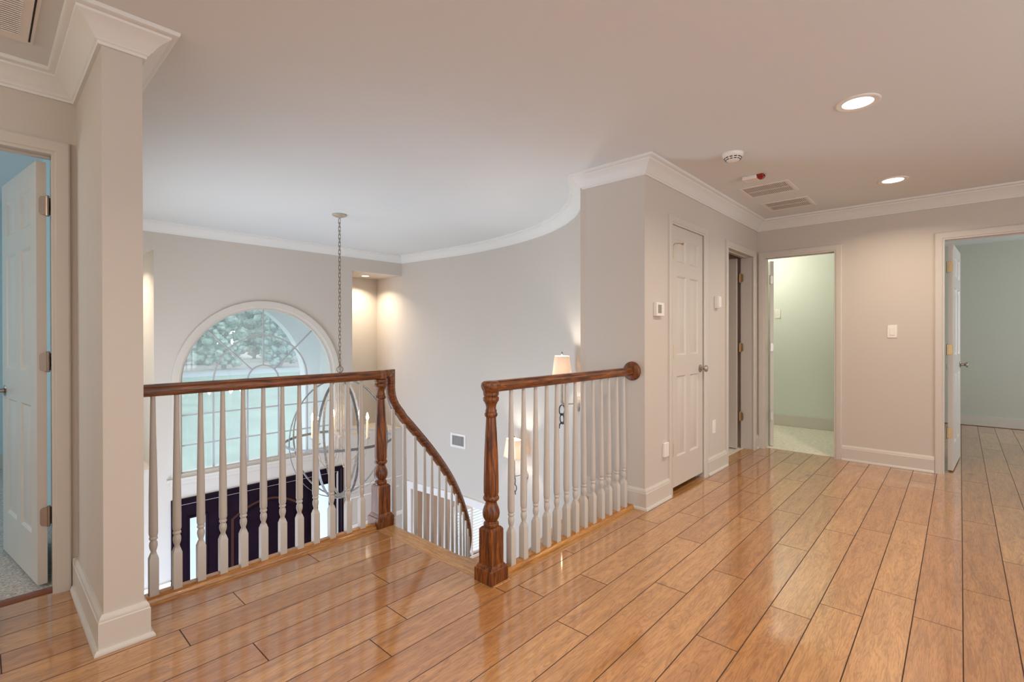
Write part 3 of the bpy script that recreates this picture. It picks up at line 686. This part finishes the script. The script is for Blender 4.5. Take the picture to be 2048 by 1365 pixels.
# ------------------------------------------------------------------ outside
b = MB(); b.box(-40, 90, 7.1, 58, LOW-.25, LOW-.15); tag(b.build('lawn', M_GRASS), 'pale green lawn seen through the arched window', 'grass')['kind'] = 'stuff'
b = MB(); b.box(-60, 120, 58, 66, LOW-.25, LOW-.14); struct('floor', b, M_ROAD)
b = MB(); b.box(-80, 140, 66, 140, LOW-.25, LOW-.13); struct('floor', b, M_STRAW)
b = MB(); b.poly([(20, 26), (30, 27), (36, 40), (44, 57), (31, 57), (26, 40)], LOW-.2, LOW-.145); struct('floor', b, M_STRAW)
b = MB(); b.box(1.0, 4.3, 7.06, 8.6, LOW-.12, LOW-.02); b.box(.6, 4.9, 8.18, 8.38, LOW-.12, LOW); 
PXc, PR, PSP = 2.372, 1.36, .45
grid_wall(b, 'x', .2, 4.9, 8.18, 8.36, LOW, 3.0, [(PXc-PR, PXc+PR, LOW-.1, PSP+PR+.02)])
for i in range(36):
    a0, a1 = pi*i/36, pi*(i+1)/36; xa, za, xb, zb = PXc+PR*cos(a0), PSP+PR*sin(a0), PXc+PR*cos(a1), PSP+PR*sin(a1); zt2 = PSP+PR+.02
    b.add([(xa, 8.18, za), (xb, 8.18, zb), (xb, 8.18, zt2), (xa, 8.18, zt2), (xa, 8.36, za), (xb, 8.36, zb), (xb, 8.36, zt2), (xa, 8.36, zt2)], [(0, 1, 2, 3), (4, 7, 6, 5), (0, 4, 5, 1), (1, 5, 6, 2), (2, 6, 7, 3), (3, 7, 4, 0)])
b.box(.3, 4.6, 6.42, 8.3, 3.0, 3.1)
for k in range(24):                                 # lap siding on the porch side wall
    z = LOW+k*.25
    for X, s in ((3.98, -1), (.76, 1)):
        b.add([(X, 7.07, z), (X, 8.18, z), (X, 8.18, z+.25), (X, 7.07, z+.25), (X+s*.022, 7.07, z), (X+s*.022, 8.18, z)], [(4, 5, 2, 3), (0, 4, 5, 1), (0, 1, 2, 3)])
struct('wall_porch', b, M_SIDING)
R = random.Random(11)
def tree(i, x, y, h, w_, kind):
    t = thing('tree', TL[i], 'tree', (x, y, LOW-.13), 0, 'trees across the road')
    b = MB(); b.tube([(0, 0, 0), (.15, 0, h*.25), (-.1, .1, h*.5), (.05, 0, h*.8)], [.32, .24, .18, .05], 8); b.build('trunk', M_TRUNK, t)
    b = MB()
    for k in range(230):
        a = R.uniform(0, 2*pi); zz = R.uniform(.05, .97); rr = w_*sqrt(R.random())*(1-.55*abs(zz-.45)**1.2); c = Vector((rr*cos(a), rr*sin(a), h*zz)); s = R.uniform(.35, .9)*w_*.29
        nu, nv = 8, 5; vs = []; fs = []
        for j in range(nv+1):
            for q in range(nu):
                th, ph = pi*j/nv, 2*pi*q/nu; dv = Vector((sin(th)*cos(ph), sin(th)*sin(ph), cos(th)*.8)); rad = s*(1+.9*noise.noise(dv*2.6+c)); vs.append(c+dv*rad)
        for j in range(nv):
            for q in range(nu): fs.append((j*nu+q, j*nu+(q+1) % nu, (j+1)*nu+(q+1) % nu, (j+1)*nu+q))
        b.add(vs, fs)
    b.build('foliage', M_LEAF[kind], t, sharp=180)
TP = [(13.5, 68, 10, 2.35, 0), (21, 69, 12, 2.45, 0), (27.6, 68, 10, 2.2, 1), (33.4, 68, 5.2, 1.75, 2), (39.2, 68, 10, 2.3, 1), (47.8, 69, 11, 2.4, 0), (55, 68, 10, 2.3, 1), (62, 69, 11, 2.3, 0), (69, 68, 10, 2.3, 0),
      (10, 84, 14, 3.5, 1), (22, 84, 15, 3.6, 0), (34, 84, 15, 3.6, 1), (46, 84, 15, 3.6, 0), (58, 84, 14, 3.6, 1),
      (23, 98, 19, 3.8, 0), (35, 98, 20, 3.9, 1), (47, 98, 20, 3.8, 0), (59, 98, 20, 3.8, 1)]
TL = ['hazy green tree at the left edge of the arched window view', 'hazy green tree second from left in the arched window', 'darker bushy tree left of the pale low tree', 'low pale yellowish tree in the middle of the window view', 'dark tall tree right of the pale low tree', 'green tree second to the right of the pale low tree', 'dark green tree behind the porch arch edge', 'dark tree hidden behind the porch arch at right', 'green tree farthest right in the front row of trees', 'dark tall tree in the back row, farthest left', 'tall green tree in the back row, second from left', 'dark tall tree in the middle of the back row', 'tall green tree in the back row, second from right', 'dark tall tree in the back row, farthest right', 'tallest green tree in the rearmost row, farthest left', 'tallest dark tree in the rearmost row, second from left', 'tallest green tree in the rearmost row, third from left', 'tallest dark tree in the rearmost row, farthest right']
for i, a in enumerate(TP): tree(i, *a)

# ------------------------------------------------------------------ railing
RAILP = [(-.016, -.0275), (.016, -.0275), (.018, -.017), (.024, -.012), (.0275, -.004), (.0285, .008), (.025, .019), (.016, .026), (0, .0285), (-.016, .026), (-.025, .019), (-.0285, .008), (-.0275, -.004), (-.024, -.012), (-.018, -.017)]
BAL = None
ORD = ['first', 'second', 'third', 'fourth', 'fifth', 'sixth', 'seventh', 'eighth', 'ninth', 'tenth', 'eleventh', 'twelfth', 'thirteenth', 'fourteenth', 'fifteenth', 'sixteenth', 'seventeenth', 'eighteenth', 'nineteenth', 'twentieth', 'twenty-first', 'twenty-second', 'twenty-third', 'twenty-fourth', 'twenty-fifth', 'twenty-sixth', 'twenty-seventh', 'twenty-eighth']
def baluster_mb(H, blk=.17):
    b = MB(); h = .0175
    b.sq([(h, 0), (h, blk), (h-.0015, blk+.003), (.0125, blk+.016), (.0105, blk+.022)])
    z = blk
    prof = [(.011, z+.010), (.0125, z+.020), (.0105, z+.028), (.0108, z+.032), (.0150, z+.045), (.0168, z+.058), (.0160, z+.070), (.0125, z+.078), (.0120, z+.081), (.0165, z+.086), (.0170, z+.090), (.0165, z+.094), (.0135, z+.098), (.0165, z+.104), (.0180, z+.112), (.0180, z+.16), (.0170, z+.30), (.0100, H-.02), (.0100, H)]
    b.lathe(prof, 16); return b
proto = {}
def baluster(x, y, z, H, label, group, rz=0, blk=.17):
    key = (round(H, 3), blk)
    if key not in proto: proto[key] = baluster_mb(H, blk).build('baluster', M_BAL, sharp=30); o = proto[key]
    else: o = proto[key].copy(); C.objects.link(o)
    o.location = (x, y, z); o.rotation_euler.z = rz; return tag(o, label, 'baluster', group)
RY1, RY2 = 2.705, 1.702
for k, x in enumerate([.533, .624, .722, .818, .912, 1.01, 1.108, 1.2, 1.292, 1.388, 1.492, 1.582]):
    baluster(x, RY1, .022, .912, f'white turned baluster under the left level railing, {ORD[k]} from the white wall end', 'balusters of the left level railing')
for k, x in enumerate([1.847, 1.945, 2.044, 2.14, 2.232, 2.325, 2.414, 2.507, 2.604, 2.702, 2.793, 2.893, 2.987]):
    baluster(x, RY2, .022, .908, f'white turned baluster under the right level railing, {ORD[k]} from the oak newel post', 'balusters of the right level railing')
# shoe rails
def shoe(name, x0, x1, y, label, xs):
    t = thing(name, label, 'rail', (0, 0, 0))
    b = MB(); P = [(-.036, 0), (-.036, .004), (-.034, .012), (-.028, .018), (-.021, .0225), (.021, .0225), (.028, .018), (.034, .012), (.036, 0)]
    b.sweep([(x0, y, .0015), (x1, y, .0015)], P); b.build('base_moulding', M_SHOE, t)
    for a, c in zip(xs, xs[1:]):
        if c-a > .04: f = MB(); f.box(a+.018, c-.018, y-.017, y+.017, .022, .031); f.build('fillet', M_SHOE, t)
    return t
shoe('shoe_rail', .462, 1.665, RY1, 'stained oak shoe rail on the floor under the left railing', [.48, .533, .624, .722, .818, .912, 1.01, 1.108, 1.2, 1.292, 1.388, 1.492, 1.582, 1.66])
shoe('shoe_rail', 1.765, 3.075, RY2, 'golden oak shoe rail on the floor under the right railing', [1.77, 1.847, 1.945, 2.044, 2.14, 2.232, 2.325, 2.414, 2.507, 2.604, 2.702, 2.793, 2.893, 2.987, 3.05])
# newel posts
def newel(x, y, label, top=.945):
    t = thing('newel_post', label, 'newel post', (x, y, 0))
    b = MB(); b.sq([(.059, .0), (.059, .058), (.0575, .064), (.053, .067), (.051, .074), (.047, .080), (.044, .084), (.0435, .084)]); b.build('base', M_OAKZ, t)
    b = MB(); b.sq([(.0425, .06), (.0425, .248), (.041, .253), (.034, .262)])
    b.lathe([(.030, .255), (.034, .262), (.0375, .268), (.0385, .275), (.0365, .282), (.030, .286), (.029, .290), (.034, .297), (.0400, .310), (.0425, .325), (.0415, .340), (.036, .358), (.030, .372), (.0275, .382), (.0290, .388), (.0360, .392), (.0395, .398), (.0400, .404), (.0380, .410), (.0345, .414),
             (.0350, .420), (.0375, .43), (.0372, .48), (.0345, .60), (.0290, .72), (.0250, .79), (.0245, .800), (.0300, .804), (.0325, .810), (.0325, .817), (.0295, .822), (.0275, .824), (.0290, .832), (.0250, .840), (.0240, .848), (.0270, .862), (.0330, .874), (.0390, .882), (.0395, .890), (.0390, .897), (.0340, .902), (.0350, .906), (.0385, .910), (.0385, top-.02)], 32)
    b.build('post', M_OAKZ, t, sharp=40); return t
newel(1.722, 2.712, 'stained oak newel post at the corner where the railing turns down the stairs')
newel(1.705, 1.705, 'stained oak newel post on the floor corner beside the top of the stairs')
# left rail, gooseneck and stair rail
hr = thing('handrail', 'stained oak handrail running from the white wall end and down the curved stairs', 'handrail')
b = MB(); gs, gn = at_s(.245)
p0 = Vector((COLX1, RY1, .955)); p1 = Vector((1.68, RY1, .955))
b.rail([p0, p1, (1.722, RY1+.004, .955), (1.775, RY1+.018, .955)], [(0, 1, 0), (0, 1, 0), (0, 1, 0), (-.2, 1, 0)], RAILP)
b.lathe([(.028, .925), (.036, .930), (.037, .944), (.036, .965), (.030, .980), (.012, .984), (.001, .984)], 20, None, (1.722, 2.712))
b.build('level_rail', M_OAKX, hr, sharp=30)
RZs = [(.245, .955), (.245, .88), (.250, .83), (.262, .785), (.285, .742), (.32, .70), (.37, .652), (.43, .595), (.56, .475), (.69, .352), (.88, .155), (1.07, -.055), (1.26, -.270), (1.45, -.485), (1.8, -.875), (2.2, -1.32), (2.62, -1.79)]
def rail_z(s):
    for (a, za), (c, zc) in zip(RZs, RZs[1:]):
        if c >= s and c > a: return za+(zc-za)*(s-a)/(c-a)
    return RZs[-1][1]
path = []; sides = []
pA = Vector((1.775, RY1+.018, .955)); q, n = at_s(.245); path = [pA]; sides = [(n.x, n.y, 0)]
sp = [(.245, .955), (.245, .90), (.245, .86), (.248, .83), (.255, .80), (.268, .77), (.287, .74), (.315, .706), (.345, .677)]
sv = .37
while sv < 2.62: sp.append((sv, rail_z(sv))); sv += .04
for s, z in sp: q, n = at_s(s); path.append(Vector((q.x, q.y, z))); sides.append((n.x, n.y, 0))
# smooth the sloping part
for _ in range(3):
    for i in range(3, len(path)-1): path[i].z = (path[i-1].z+2*path[i].z+path[i+1].z)/4
b = MB(); b.rail(path, sides, RAILP); b.build('stair_rail', M_OAKX, hr, sharp=30)
# right rail with rosette
hr = thing('handrail', 'stained oak handrail over the right balusters ending in a round rosette on the wall', 'handrail')
b = MB(); b.rail([(1.705, RY2, .950), (3.08, RY2, .950)], [(0, 1, 0), (0, 1, 0)], RAILP)
b.lathe([(.026, .921), (.036, .924), (.040, .932), (.047, .945), (.049, .956), (.046, .968), (.036, .9765), (.018, .979), (.001, .979)], 28, None, (1.700, RY2))
b.build('level_rail', M_OAKX, hr, sharp=30)
b = MB(); b.lathe([(.066, 0), (.067, .006), (.064, .014), (.060, .016), (.058, .020), (.050, .024), (.001, .025)], 32, TR(WX, 1.695, .953) @ RY(-pi/2)); b.build('rosette', M_OAKZ, hr)

# stairs
stc = thing('staircase', 'curved staircase going down beside the curved wall behind the left newel post', 'staircase')
S0, RUN, RISE, NT = .195, .172, .19, 14
def zof(s): return -RISE*(1+ifloor(max(0, (s-S0))/RUN))
for k in range(NT):
    s0, s1 = S0+k*RUN, S0+(k+1)*RUN; z = -RISE*(k+1); pts = []
    for s in (s0-.02, (s0+s1)/2, s1): q, n = at_s(max(s, .02), 1.03); pts.append((q.x, q.y))
    out = []
    for s in (s1, (s0+s1)/2, s0-.02): q, n = at_s(max(s, .02), .01); out.append((q.x, q.y))
    if k == 0: pts[0] = (1.742, 2.72); out[-1] = (1.742, 1.74)
    b = MB(); b.poly(pts+out, z-.028, z); b.build('tread', M_OAKL, stc)
    q0, n0 = at_s(s0, 1.01); q1, _ = at_s(s0, .01)
    if k == 0: q0, q1 = Vector((1.742, 2.70)), Vector((1.742, 1.74))
    d_ = (at_s(s0+.01)[0]-at_s(s0)[0]).normalized()*.014
    b = MB(); b.poly([(q0.x, q0.y), (q1.x, q1.y), (q1.x+d_.x, q1.y+d_.y), (q0.x+d_.x, q0.y+d_.y)], z, z+RISE-.028); b.build('riser', M_TRIM, stc)
b = MB(); sv = .2; P_ = []
for k in range(NT*4+1):
    s = S0+k*RUN/4; q, n = at_s(s, 1.012); P_.append((q, n, s))
vs = []; 
for q, n, s in P_:
    zt_ = -RISE-(s-S0)/RUN*RISE-.03+.19*0; zb_ = max(LOW, zt_-.42)
    for t in (0, .02):
        for z in (zb_, zt_): vs.append((q.x-n.x*t, q.y-n.y*t, z))
fs = []
for i in range(len(P_)-1):
    a = i*4; c = a+4; fs += [(a, c, c+1, a+1), (a+2, a+3, c+3, c+2), (a+1, c+1, c+3, a+3), (a, a+2, c+2, c)]
b.add(vs, fs); b.build('stringer', M_TRIM, stc)
sb = [.273, .384, .497, .601, .687, .78, .874, .967, 1.051, 1.145, 1.238, 1.334, 1.429]
while sb[-1] < 2.52: sb.append(sb[-1]+.095)
for k, s in enumerate(sb):
    q, n = at_s(s); zb_ = zof(s); zt_ = rail_z(s)-.030; H = zt_-zb_
    blk = .10
    baluster(q.x, q.y, zb_, round(H, 3), f'white turned baluster on the curved stairs, {ORD[k]} down from the top', 'balusters of the curved stair railing', math.atan2(n.y, n.x), blk)

# ------------------------------------------------------------------ chandelier
cx_, cy_ = 2.43, 4.559
ch = thing('chandelier', 'large open orb chandelier of grey metal hoops with lit candle lamps hanging in the foyer', 'chandelier', (cx_, cy_, 0))
b = MB(); b.lathe([(.001, 2.375), (.012, 2.376), (.02, 2.383), (.045, 2.390), (.066, 2.398), (.070, 2.404), (.070, CEIL)], 28); b.build('canopy', M_LTWOOD, ch)
b = MB(); z = 2.372; k = 0; pitch_ = .0385
while z > .90:
    a = 0 if k % 2 else pi/2; zc = z-.025; pts = []
    for j in range(14):
        t = 2*pi*j/14; r_ = .0105; zz = (.0155 if sin(t) > 0 else -.0155)+.0105*sin(t); pts.append((r_*cos(t)*cos(a+.6), r_*cos(t)*sin(a+.6), zc+zz))
    b.tube(pts, .0026, 6, True); z -= pitch_; k += 1
b.build('chain', M_BRONZE, ch)
b = MB(); b.tube([(.030*cos(t)*.73, -.030*cos(t)*.68, .868+.030*sin(t)) for t in [2*pi*j/20 for j in range(20)]], .004, 8, True); b.lathe([(.006, .80), (.014, .805), (.02, .82), (.012, .835), (.006, .84)], 14); b.build('hanging_ring', M_BRONZE, ch)
OZ, OR, OH = .192, .485, .585
def hoop(ang, R_, H_, wd=.024, th=.004):
    u = Vector((cos(ang), sin(ang), 0)); v = Vector((-sin(ang), cos(ang), 0)); n = 64; vs = []; fs = []
    for i in range(n):
        t = 2*pi*i/n; p = u*(R_*cos(t)); zc = OZ+H_*sin(t)
        for rr, s in ((1, -1), (1, 1), (1-th/R_, 1), (1-th/R_, -1)): vs.append(p*rr+v*(s*wd/2)+Vector((0, 0, OZ+H_*rr*sin(t))))
    for i in range(n):
        j = (i+1) % n
        for k in range(4): fs.append((i*4+k, i*4+(k+1) % 4, j*4+(k+1) % 4, j*4+k))
    b = MB(); b.add(vs, fs); return b
ip = yaw-pi/2
for a in (38, 82, 128, 174): hoop(radians(a), OR, OH).build('hoop', M_GREYMET, ch)
b = MB(); b.lathe([(.505, OZ-.037), (.509, OZ-.037), (.509, OZ-.012), (.505, OZ-.012), (.505, OZ-.037)], 72); b.build('equator_hoop', M_GREYMET, ch)
b = MB(); b.lathe([(.06, OZ-OH-.006), (.075, OZ-OH-.004), (.078, OZ-OH+.004), (.06, OZ-OH+.008), (.06, OZ-OH-.006)], 24); b.build('bottom_ring', M_GREYMET, ch)
b = MB(); b.lathe([(.05, OZ+OH-.004), (.056, OZ+OH), (.05, OZ+OH+.01), (.02, OZ+OH+.02), (.008, OZ+OH+.03)], 20); b.lathe([(.004, -.02), (.012, -.01), (.016, 0), (.012, .01), (.004, .02)], 14, TR(0, 0, .2)); b.lathe([(.004, .2), (.004, OZ+OH)], 8); b.build('hub', M_LTWOOD, ch)
for k in range(6):
    a = ip+radians(3+60*k); u = Vector((cos(a), sin(a), 0))
    pts = [u*.04+Vector((0, 0, OZ+OH-.01)), u*.042+Vector((0, 0, .35)), u*.05+Vector((0, 0, .06)), u*.075+Vector((0, 0, -.02)), u*.13+Vector((0, 0, -.075)), u*.19+Vector((0, 0, -.06)), u*.24+Vector((0, 0, .0)), u*.268+Vector((0, 0, .09)), u*.27+Vector((0, 0, .19))]
    b = MB(); b.tube(pts, .0045, 8); b.build('arm', M_LTWOOD, ch)
    b = MB(); c = (u.x*.27, u.y*.27); b.lathe([(.004, .165), (.022, .175), (.024, .182), (.012, .185)], 16, None, c); b.build('candle_cup', M_LTWOOD, ch)
    b = MB(); b.lathe([(.0115, .185), (.0115, .355), (.009, .36)], 14, None, c); cd = b.build('candle_sleeve', mat('ivory_candle_sleeve', (.85, .70, .50), .5) if k == 0 else bpy.data.materials['ivory_candle_sleeve'], ch)
    b = MB(); b.lathe([(.004, .36), (.009, .368), (.0145, .385), (.0125, .402), (.006, .425), (.001, .437)], 12, None, c); b.build('bulb', M_BULB, cd)
    l = light('candle_bulb_light', 'POINT', (cx_+c[0], cy_+c[1], .40), 4, (1, .74, .46), .02)

# ------------------------------------------------------------------ sconces
def sconce(i_s, z0, label, power):
    # on the curved wall at curve index
    p = CW[i_s]; n = CN[i_s]; rz = math.atan2(n.y, n.x)         # local +x = away from the wall
    t = thing('wall_sconce', label, 'wall lamp', (p.x, p.y, z0), rz, 'wall sconces on the curved stair wall')
    b = MB(); b.lathe([(.066, 0), (.068, .004), (.066, .014), (.055, .020), (.02, .022), (.001, .022)], 32, RY(pi/2)); b.build('backplate', M_LTWOOD, t)
    b = MB(); b.tube([(.02, 0, 0), (.16, 0, 0)], .006, 10); b.lathe([(.012, 0), (.012, .02)], 12, TR(.15, 0, -.01)); b.tube([(.04, 0, 0), (.04, .02, .02), (.045, .012, .03)], .004, 8); b.build('arm', M_LTWOOD, t)
    b = MB(); b.lathe([(.014, .01), (.014, .03), (.012, .032), (.012, .20), (.006, .21)], 14, TR(.155, 0, 0)); b.build('candle_sleeve', M_LTWOOD, t)
    b = MB(); b.lathe([(.003, .20), (.003, .44), (.008, .445), (.010, .455), (.004, .47)], 10, TR(.155, 0, 0)); b.tube([(.155, -.075, .425), (.155, .075, .425)], .002, 6); b.tube([(.105, 0, .425), (.205, 0, .425)], .002, 6); b.build('finial', M_NICK, t)
    # four sided tapered shade
    b = MB(); z0_, z1_ = .222, .432; n_ = 24
    def ring(hx, hy, z, k):
        pts = []
        for q in range(n_):
            a = 2*pi*(q+.5)/n_; c_, s_ = cos(a), sin(a); f = (abs(c_/hx)**7+abs(s_/hy)**7)**(-1/7); pts.append((.155+c_*f*k, s_*f*k, z))
        return pts
    vs = ring(.082, .135, z0_, 1)+ring(.060, .100, z1_, 1)+ring(.080, .133, z0_, 1)+ring(.058, .098, z1_, 1); fs = []
    for q in range(n_):
        r_ = (q+1) % n_; fs += [(q, r_, n_+r_, n_+q), (2*n_+r_, 2*n_+q, 3*n_+q, 3*n_+r_), (q, 2*n_+q, 2*n_+r_, r_), (n_+q, n_+r_, 3*n_+r_, 3*n_+q)]
    b.add(vs, fs); b.build('shade', M_SHADE, t, sharp=50)
    zz = -.01
    for k in range(3):
        a = k*pi/2+.5; b = MB(); zc = zz-.045; pts = []; rng = range(18)
        tot = 2*pi if k < 2 else pi*1.1
        pts = [((.155+.030*cos(q)*cos(a)), .030*cos(q)*sin(a), zc+.046*sin(q)) for q in ([2*pi*j/18 for j in range(18)] if k < 2 else [pi*(-.05+1.1*j/12) for j in range(13)])]
        b.tube(pts, .006, 8, k < 2); b.build('chain_ring', mat('dark_iron_ring', (.10, .11, .12), .45, .8) if 'dark_iron_ring' not in bpy.data.materials else bpy.data.materials['dark_iron_ring'], t); zz -= .078
    b = MB(); b.lathe([(.010, .215), (.02, .25), (.028, .28), (.022, .31), (.001, .325)], 14, TR(.155, 0, 0)); b.build('bulb', emis('lit_sconce_bulb', (1, .80, .55), 18) if 'lit_sconce_bulb' not in bpy.data.materials else bpy.data.materials['lit_sconce_bulb'], t)
    m = TR(p.x, p.y, z0) @ RZ(rz); L = m @ Vector((.155, 0, .345)); light('sconce_bulb_light', 'POINT', L, power, (1, .91, .80), .03)
i1 = min(range(len(CW)), key=lambda i: (CW[i]-Vector((3.66, 2.535))).length); i2 = min(range(len(CW)), key=lambda i: (CW[i]-Vector((4.325, 3.77))).length)
sconce(i1, .588, 'upper linen shade wall sconce, lit, nearest the sharp wall corner above the right handrail', 16)
sconce(i2, -.425, 'lower linen shade wall sconce, lit, seen between balusters right of the newel post', 16)

# ------------------------------------------------------------------ ceiling fittings
def can(x, y, z, r, power, label, spread=150, group='recessed ceiling lights'):
    t = thing('recessed_light', label, 'ceiling light', (x, y, z), 0, group)
    b = MB(); b.lathe([(r*1.5, 0), (r*1.5, -.004), (r*1.42, -.007), (r*1.05, -.005), (r*1.0, .0), (r*1.5, 0)], 40); b.build('trim_ring', M_PLASTIC, t)
    b = MB(); b.lathe([(r*1.02, -.001), (r*.98, -.0045), (.001, -.0055)], 36); b.build('lens', M_LENS, t)
    light('recessed_lamp_light', 'AREA', (x, y, z-.02), power, WARM, r*2, spread=spread)
CY = .394
can(3.092, .394, CEIL, .066, 16, 'round recessed ceiling light, lit, the larger nearer one')
can(4.82, .388, CEIL, .066, 16, 'round recessed ceiling light, lit, the farther one near the far wall')
can(1.36, .394, CEIL, .066, 16, 'round recessed ceiling light above the frame nearest the camera')
can(-.37, .394, CEIL, .066, 16, 'round recessed ceiling light above and behind the camera')
can(3.978, 6.68, 2.12, .05, 14, 'small lit recessed light in the top of the right wall niche', 130)
can(.85, 6.68, 2.12, .05, 14, 'small lit recessed light in the top of the left wall niche', 130)

def ceil_vent(x0, x1, y0, y1, label, along='x', nsl=24, rows=2):
    t = thing('ceiling_vent', label, 'vent', ((x0+x1)/2, (y0+y1)/2, CEIL), 0, 'ceiling return vents')
    hx, hy = (x1-x0)/2, (y1-y0)/2; b = MB()
    F = .028
    b.box(-hx, hx, -hy, -hy+F, -.006, 0); b.box(-hx, hx, hy-F, hy, -.006, 0); b.box(-hx, -hx+F, -hy+F, hy-F, -.006, 0); b.box(hx-F, hx, -hy+F, hy-F, -.006, 0)
    if rows == 2: b.box(-.006, .006, -hy+F, hy-F, -.006, 0)
    b.build('frame', M_VENT, t, bevel=.002)
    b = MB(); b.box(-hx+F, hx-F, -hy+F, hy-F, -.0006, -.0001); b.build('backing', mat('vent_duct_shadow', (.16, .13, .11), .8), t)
    b = MB()
    for k in range(nsl):
        y = -hy+F+(k+.5)*(2*hy-2*F)/nsl; b.box(-hx+F, hx-F, -.0048, .0048, -.0006, .0006, TR(0, y, -.0042) @ RX(radians(12)))
    b.build('louvres', M_VENT, t); return t
ceil_vent(4.245, 4.60, .985, 1.365, 'white ceiling return vent beside the red strobe, the nearer of the two')
ceil_vent(4.86, 5.215, .98, 1.36, 'white ceiling return vent nearest the far wall corner')
# large return vent at upper left
t = thing('ceiling_vent', 'large white slatted return vent with open latch gap in the left hall ceiling', 'vent', (-.25, 2.495, CEIL))
b = MB(); b.box(-.42, .405, -.36, .33, -.010, 0); b.build('frame', M_VENT, t, bevel=.003)
b = MB(); b.box(-.39, .388, -.34, .305, -.014, -.0095); b.build('door', M_VENT, t, bevel=.002)
b = MB()
for k in range(34): b.box(-.34, .36, -.0062, .0062, -.001, .001, TR(0, -.30+k*.0168, -.0165) @ RX(radians(20)))
b.build('louvres', M_VENT, t)
b = MB(); b.box(.389, .394, -.34, .305, -.0112, -.0098); b.build('gap', M_DARK, t)
# smoke detector
t = thing('smoke_detector', 'round white smoke detector with black slots on the ceiling', 'smoke detector', (3.40, 1.118, CEIL))
b = MB(); b.lathe([(.066, 0), (.066, -.012), (.060, -.022), (.054, -.026), (.048, -.036), (.040, -.046), (.030, -.050), (.001, -.051)], 36); b.build('body', M_PLASTIC, t)
b = MB()
for r_, z_ in ((.0525, -.030), (.045, -.041)):
    for k in range(12):
        a = 2*pi*k/12+.1; b.box(-.0025, .0015, -.009*(r_/.052), .009*(r_/.052), -.0025, .0025, RZ(a) @ TR(r_, 0, z_) @ RY(radians(-35)))
b.build('slots', M_DARK, t)
# strobe
t = thing('fire_strobe', 'small ceiling fire strobe with a white body and a dark red end', 'alarm', (3.985, 1.155, CEIL), 0)
b = MB(); b.box(-.045, .045, -.025, .075, -.030, 0); b.build('body', M_PLASTIC, t, bevel=.006)
b = MB(); b.sq([(.022, 0), (.022, -.020), (.012, -.034)], TR(0, -.048, 0)); b.box(-.034, .034, -.070, -.026, -.016, 0); b.build('lens', M_RED, t, bevel=.004)

# ------------------------------------------------------------------ wall fittings on the closet wall
def wallbox(name, label, cat, x, z, w_, h_, d_, m=M_PLASTIC, bev=.004):
    t = thing(name, label, cat, (x, WF, z)); b = MB(); b.box(-w_/2, w_/2, -d_, 0, -h_/2, h_/2); b.build('body', m, t, bevel=bev); return t
t = wallbox('thermostat', 'white square thermostat with grey screen between the wall corner and the closet door', 'thermostat', 3.278, 1.388, .118, .098, .030)
b = MB(); b.box(-.042, .012, -.0308, -.0298, -.028, .032); b.build('screen', M_SCREEN, t)
b = MB(); b.lathe([(.006, 0), (.0055, .002)], 14, TR(.032, -.030, .008) @ RX(pi/2)); b.lathe([(.006, 0), (.0055, .002)], 14, TR(.032, -.030, -.012) @ RX(pi/2)); b.build('buttons', M_VENT, t)
t = wallbox('motion_sensor', 'small glossy white alarm box on the wall right of the closet door', 'alarm', 4.420, 1.495, .074, .108, .034, bev=.003)
b = MB(); b.box(-.030, .030, -.040, -.033, -.046, .048); b.build('cover', M_PLASTIC, t, bevel=.003)
t = wallbox('control_box', 'small white box low on the wall left of the closet door', 'box', 3.395, .366, .072, .104, .022)
b = MB(); b.lathe([(.004, 0), (.004, .002)], 10, TR(0, -.022, .02) @ RX(pi/2)); b.build('screw', M_VENT, t)
t = wallbox('wall_outlet', 'white wall outlet low between the two doors of the closet wall', 'outlet', 4.366, .400, .072, .116, .006, bev=.002)
for zz in (-.02, .02):
    b = MB(); b.box(-.016, .016, -.008, -.005, zz-.014, zz+.014); b.build('socket', M_VENT, t, bevel=.002)
# switch on the far wall
t = thing('light_switch', 'white rocker light switch on the far wall between the two open doors', 'switch', (FX, .458, 1.236))
b = MB(); b.box(-.006, 0, -.036, .036, -.058, .058); b.build('plate', M_PLASTIC, t, bevel=.003)
b = MB(); b.box(-.010, -.005, -.017, .017, -.034, .034); b.build('rocker', M_PLASTIC, t, bevel=.002)
t = thing('wall_phone_jack', 'small white wall plate with a thin cord inside the pale green room', 'switch', (7.226, 1.80, 1.49))
b = MB(); b.box(-.008, 0, -.035, .035, -.058, .058); b.build('plate', M_PLASTIC, t, bevel=.003)
b = MB(); b.tube([(-.006, -.02, -.058), (-.01, -.03, -.10), (-.008, -.06, -.15), (-.006, -.12, -.19), (-.004, -.16, -.20)], .0012, 6); b.build('cord', M_VENT, t)
# vent register in the curved wall
i3 = min(range(len(CW)), key=lambda i: (CW[i]-Vector((4.464, 5.10))).length); p, n = CW[i3], CN[i3]
t = thing('wall_vent', 'white wall register with vertical louvres on the curved foyer wall', 'vent', (p.x-.001, p.y, -.245), math.atan2(n.y, n.x))
b = MB(); b.box(0, .010, -.15, -.118, -.098, .098); b.box(0, .010, .118, .15, -.098, .098); b.box(0, .010, -.118, .118, .066, .098); b.box(0, .010, -.118, .118, -.098, -.066); b.build('frame', M_PLASTIC, t, bevel=.002)
b = MB(); b.box(.0005, .002, -.12, .12, -.07, .07); b.build('backing', mat('shaded_duct', (.25, .24, .23), .7), t)
b = MB()
for k in range(14): b.box(-.006, .006, -.0008, .0008, -.068, .068, TR(.006, -.11+k*.0169, 0) @ RZ(radians(35)))
b.build('louvres', M_PLASTIC, t)
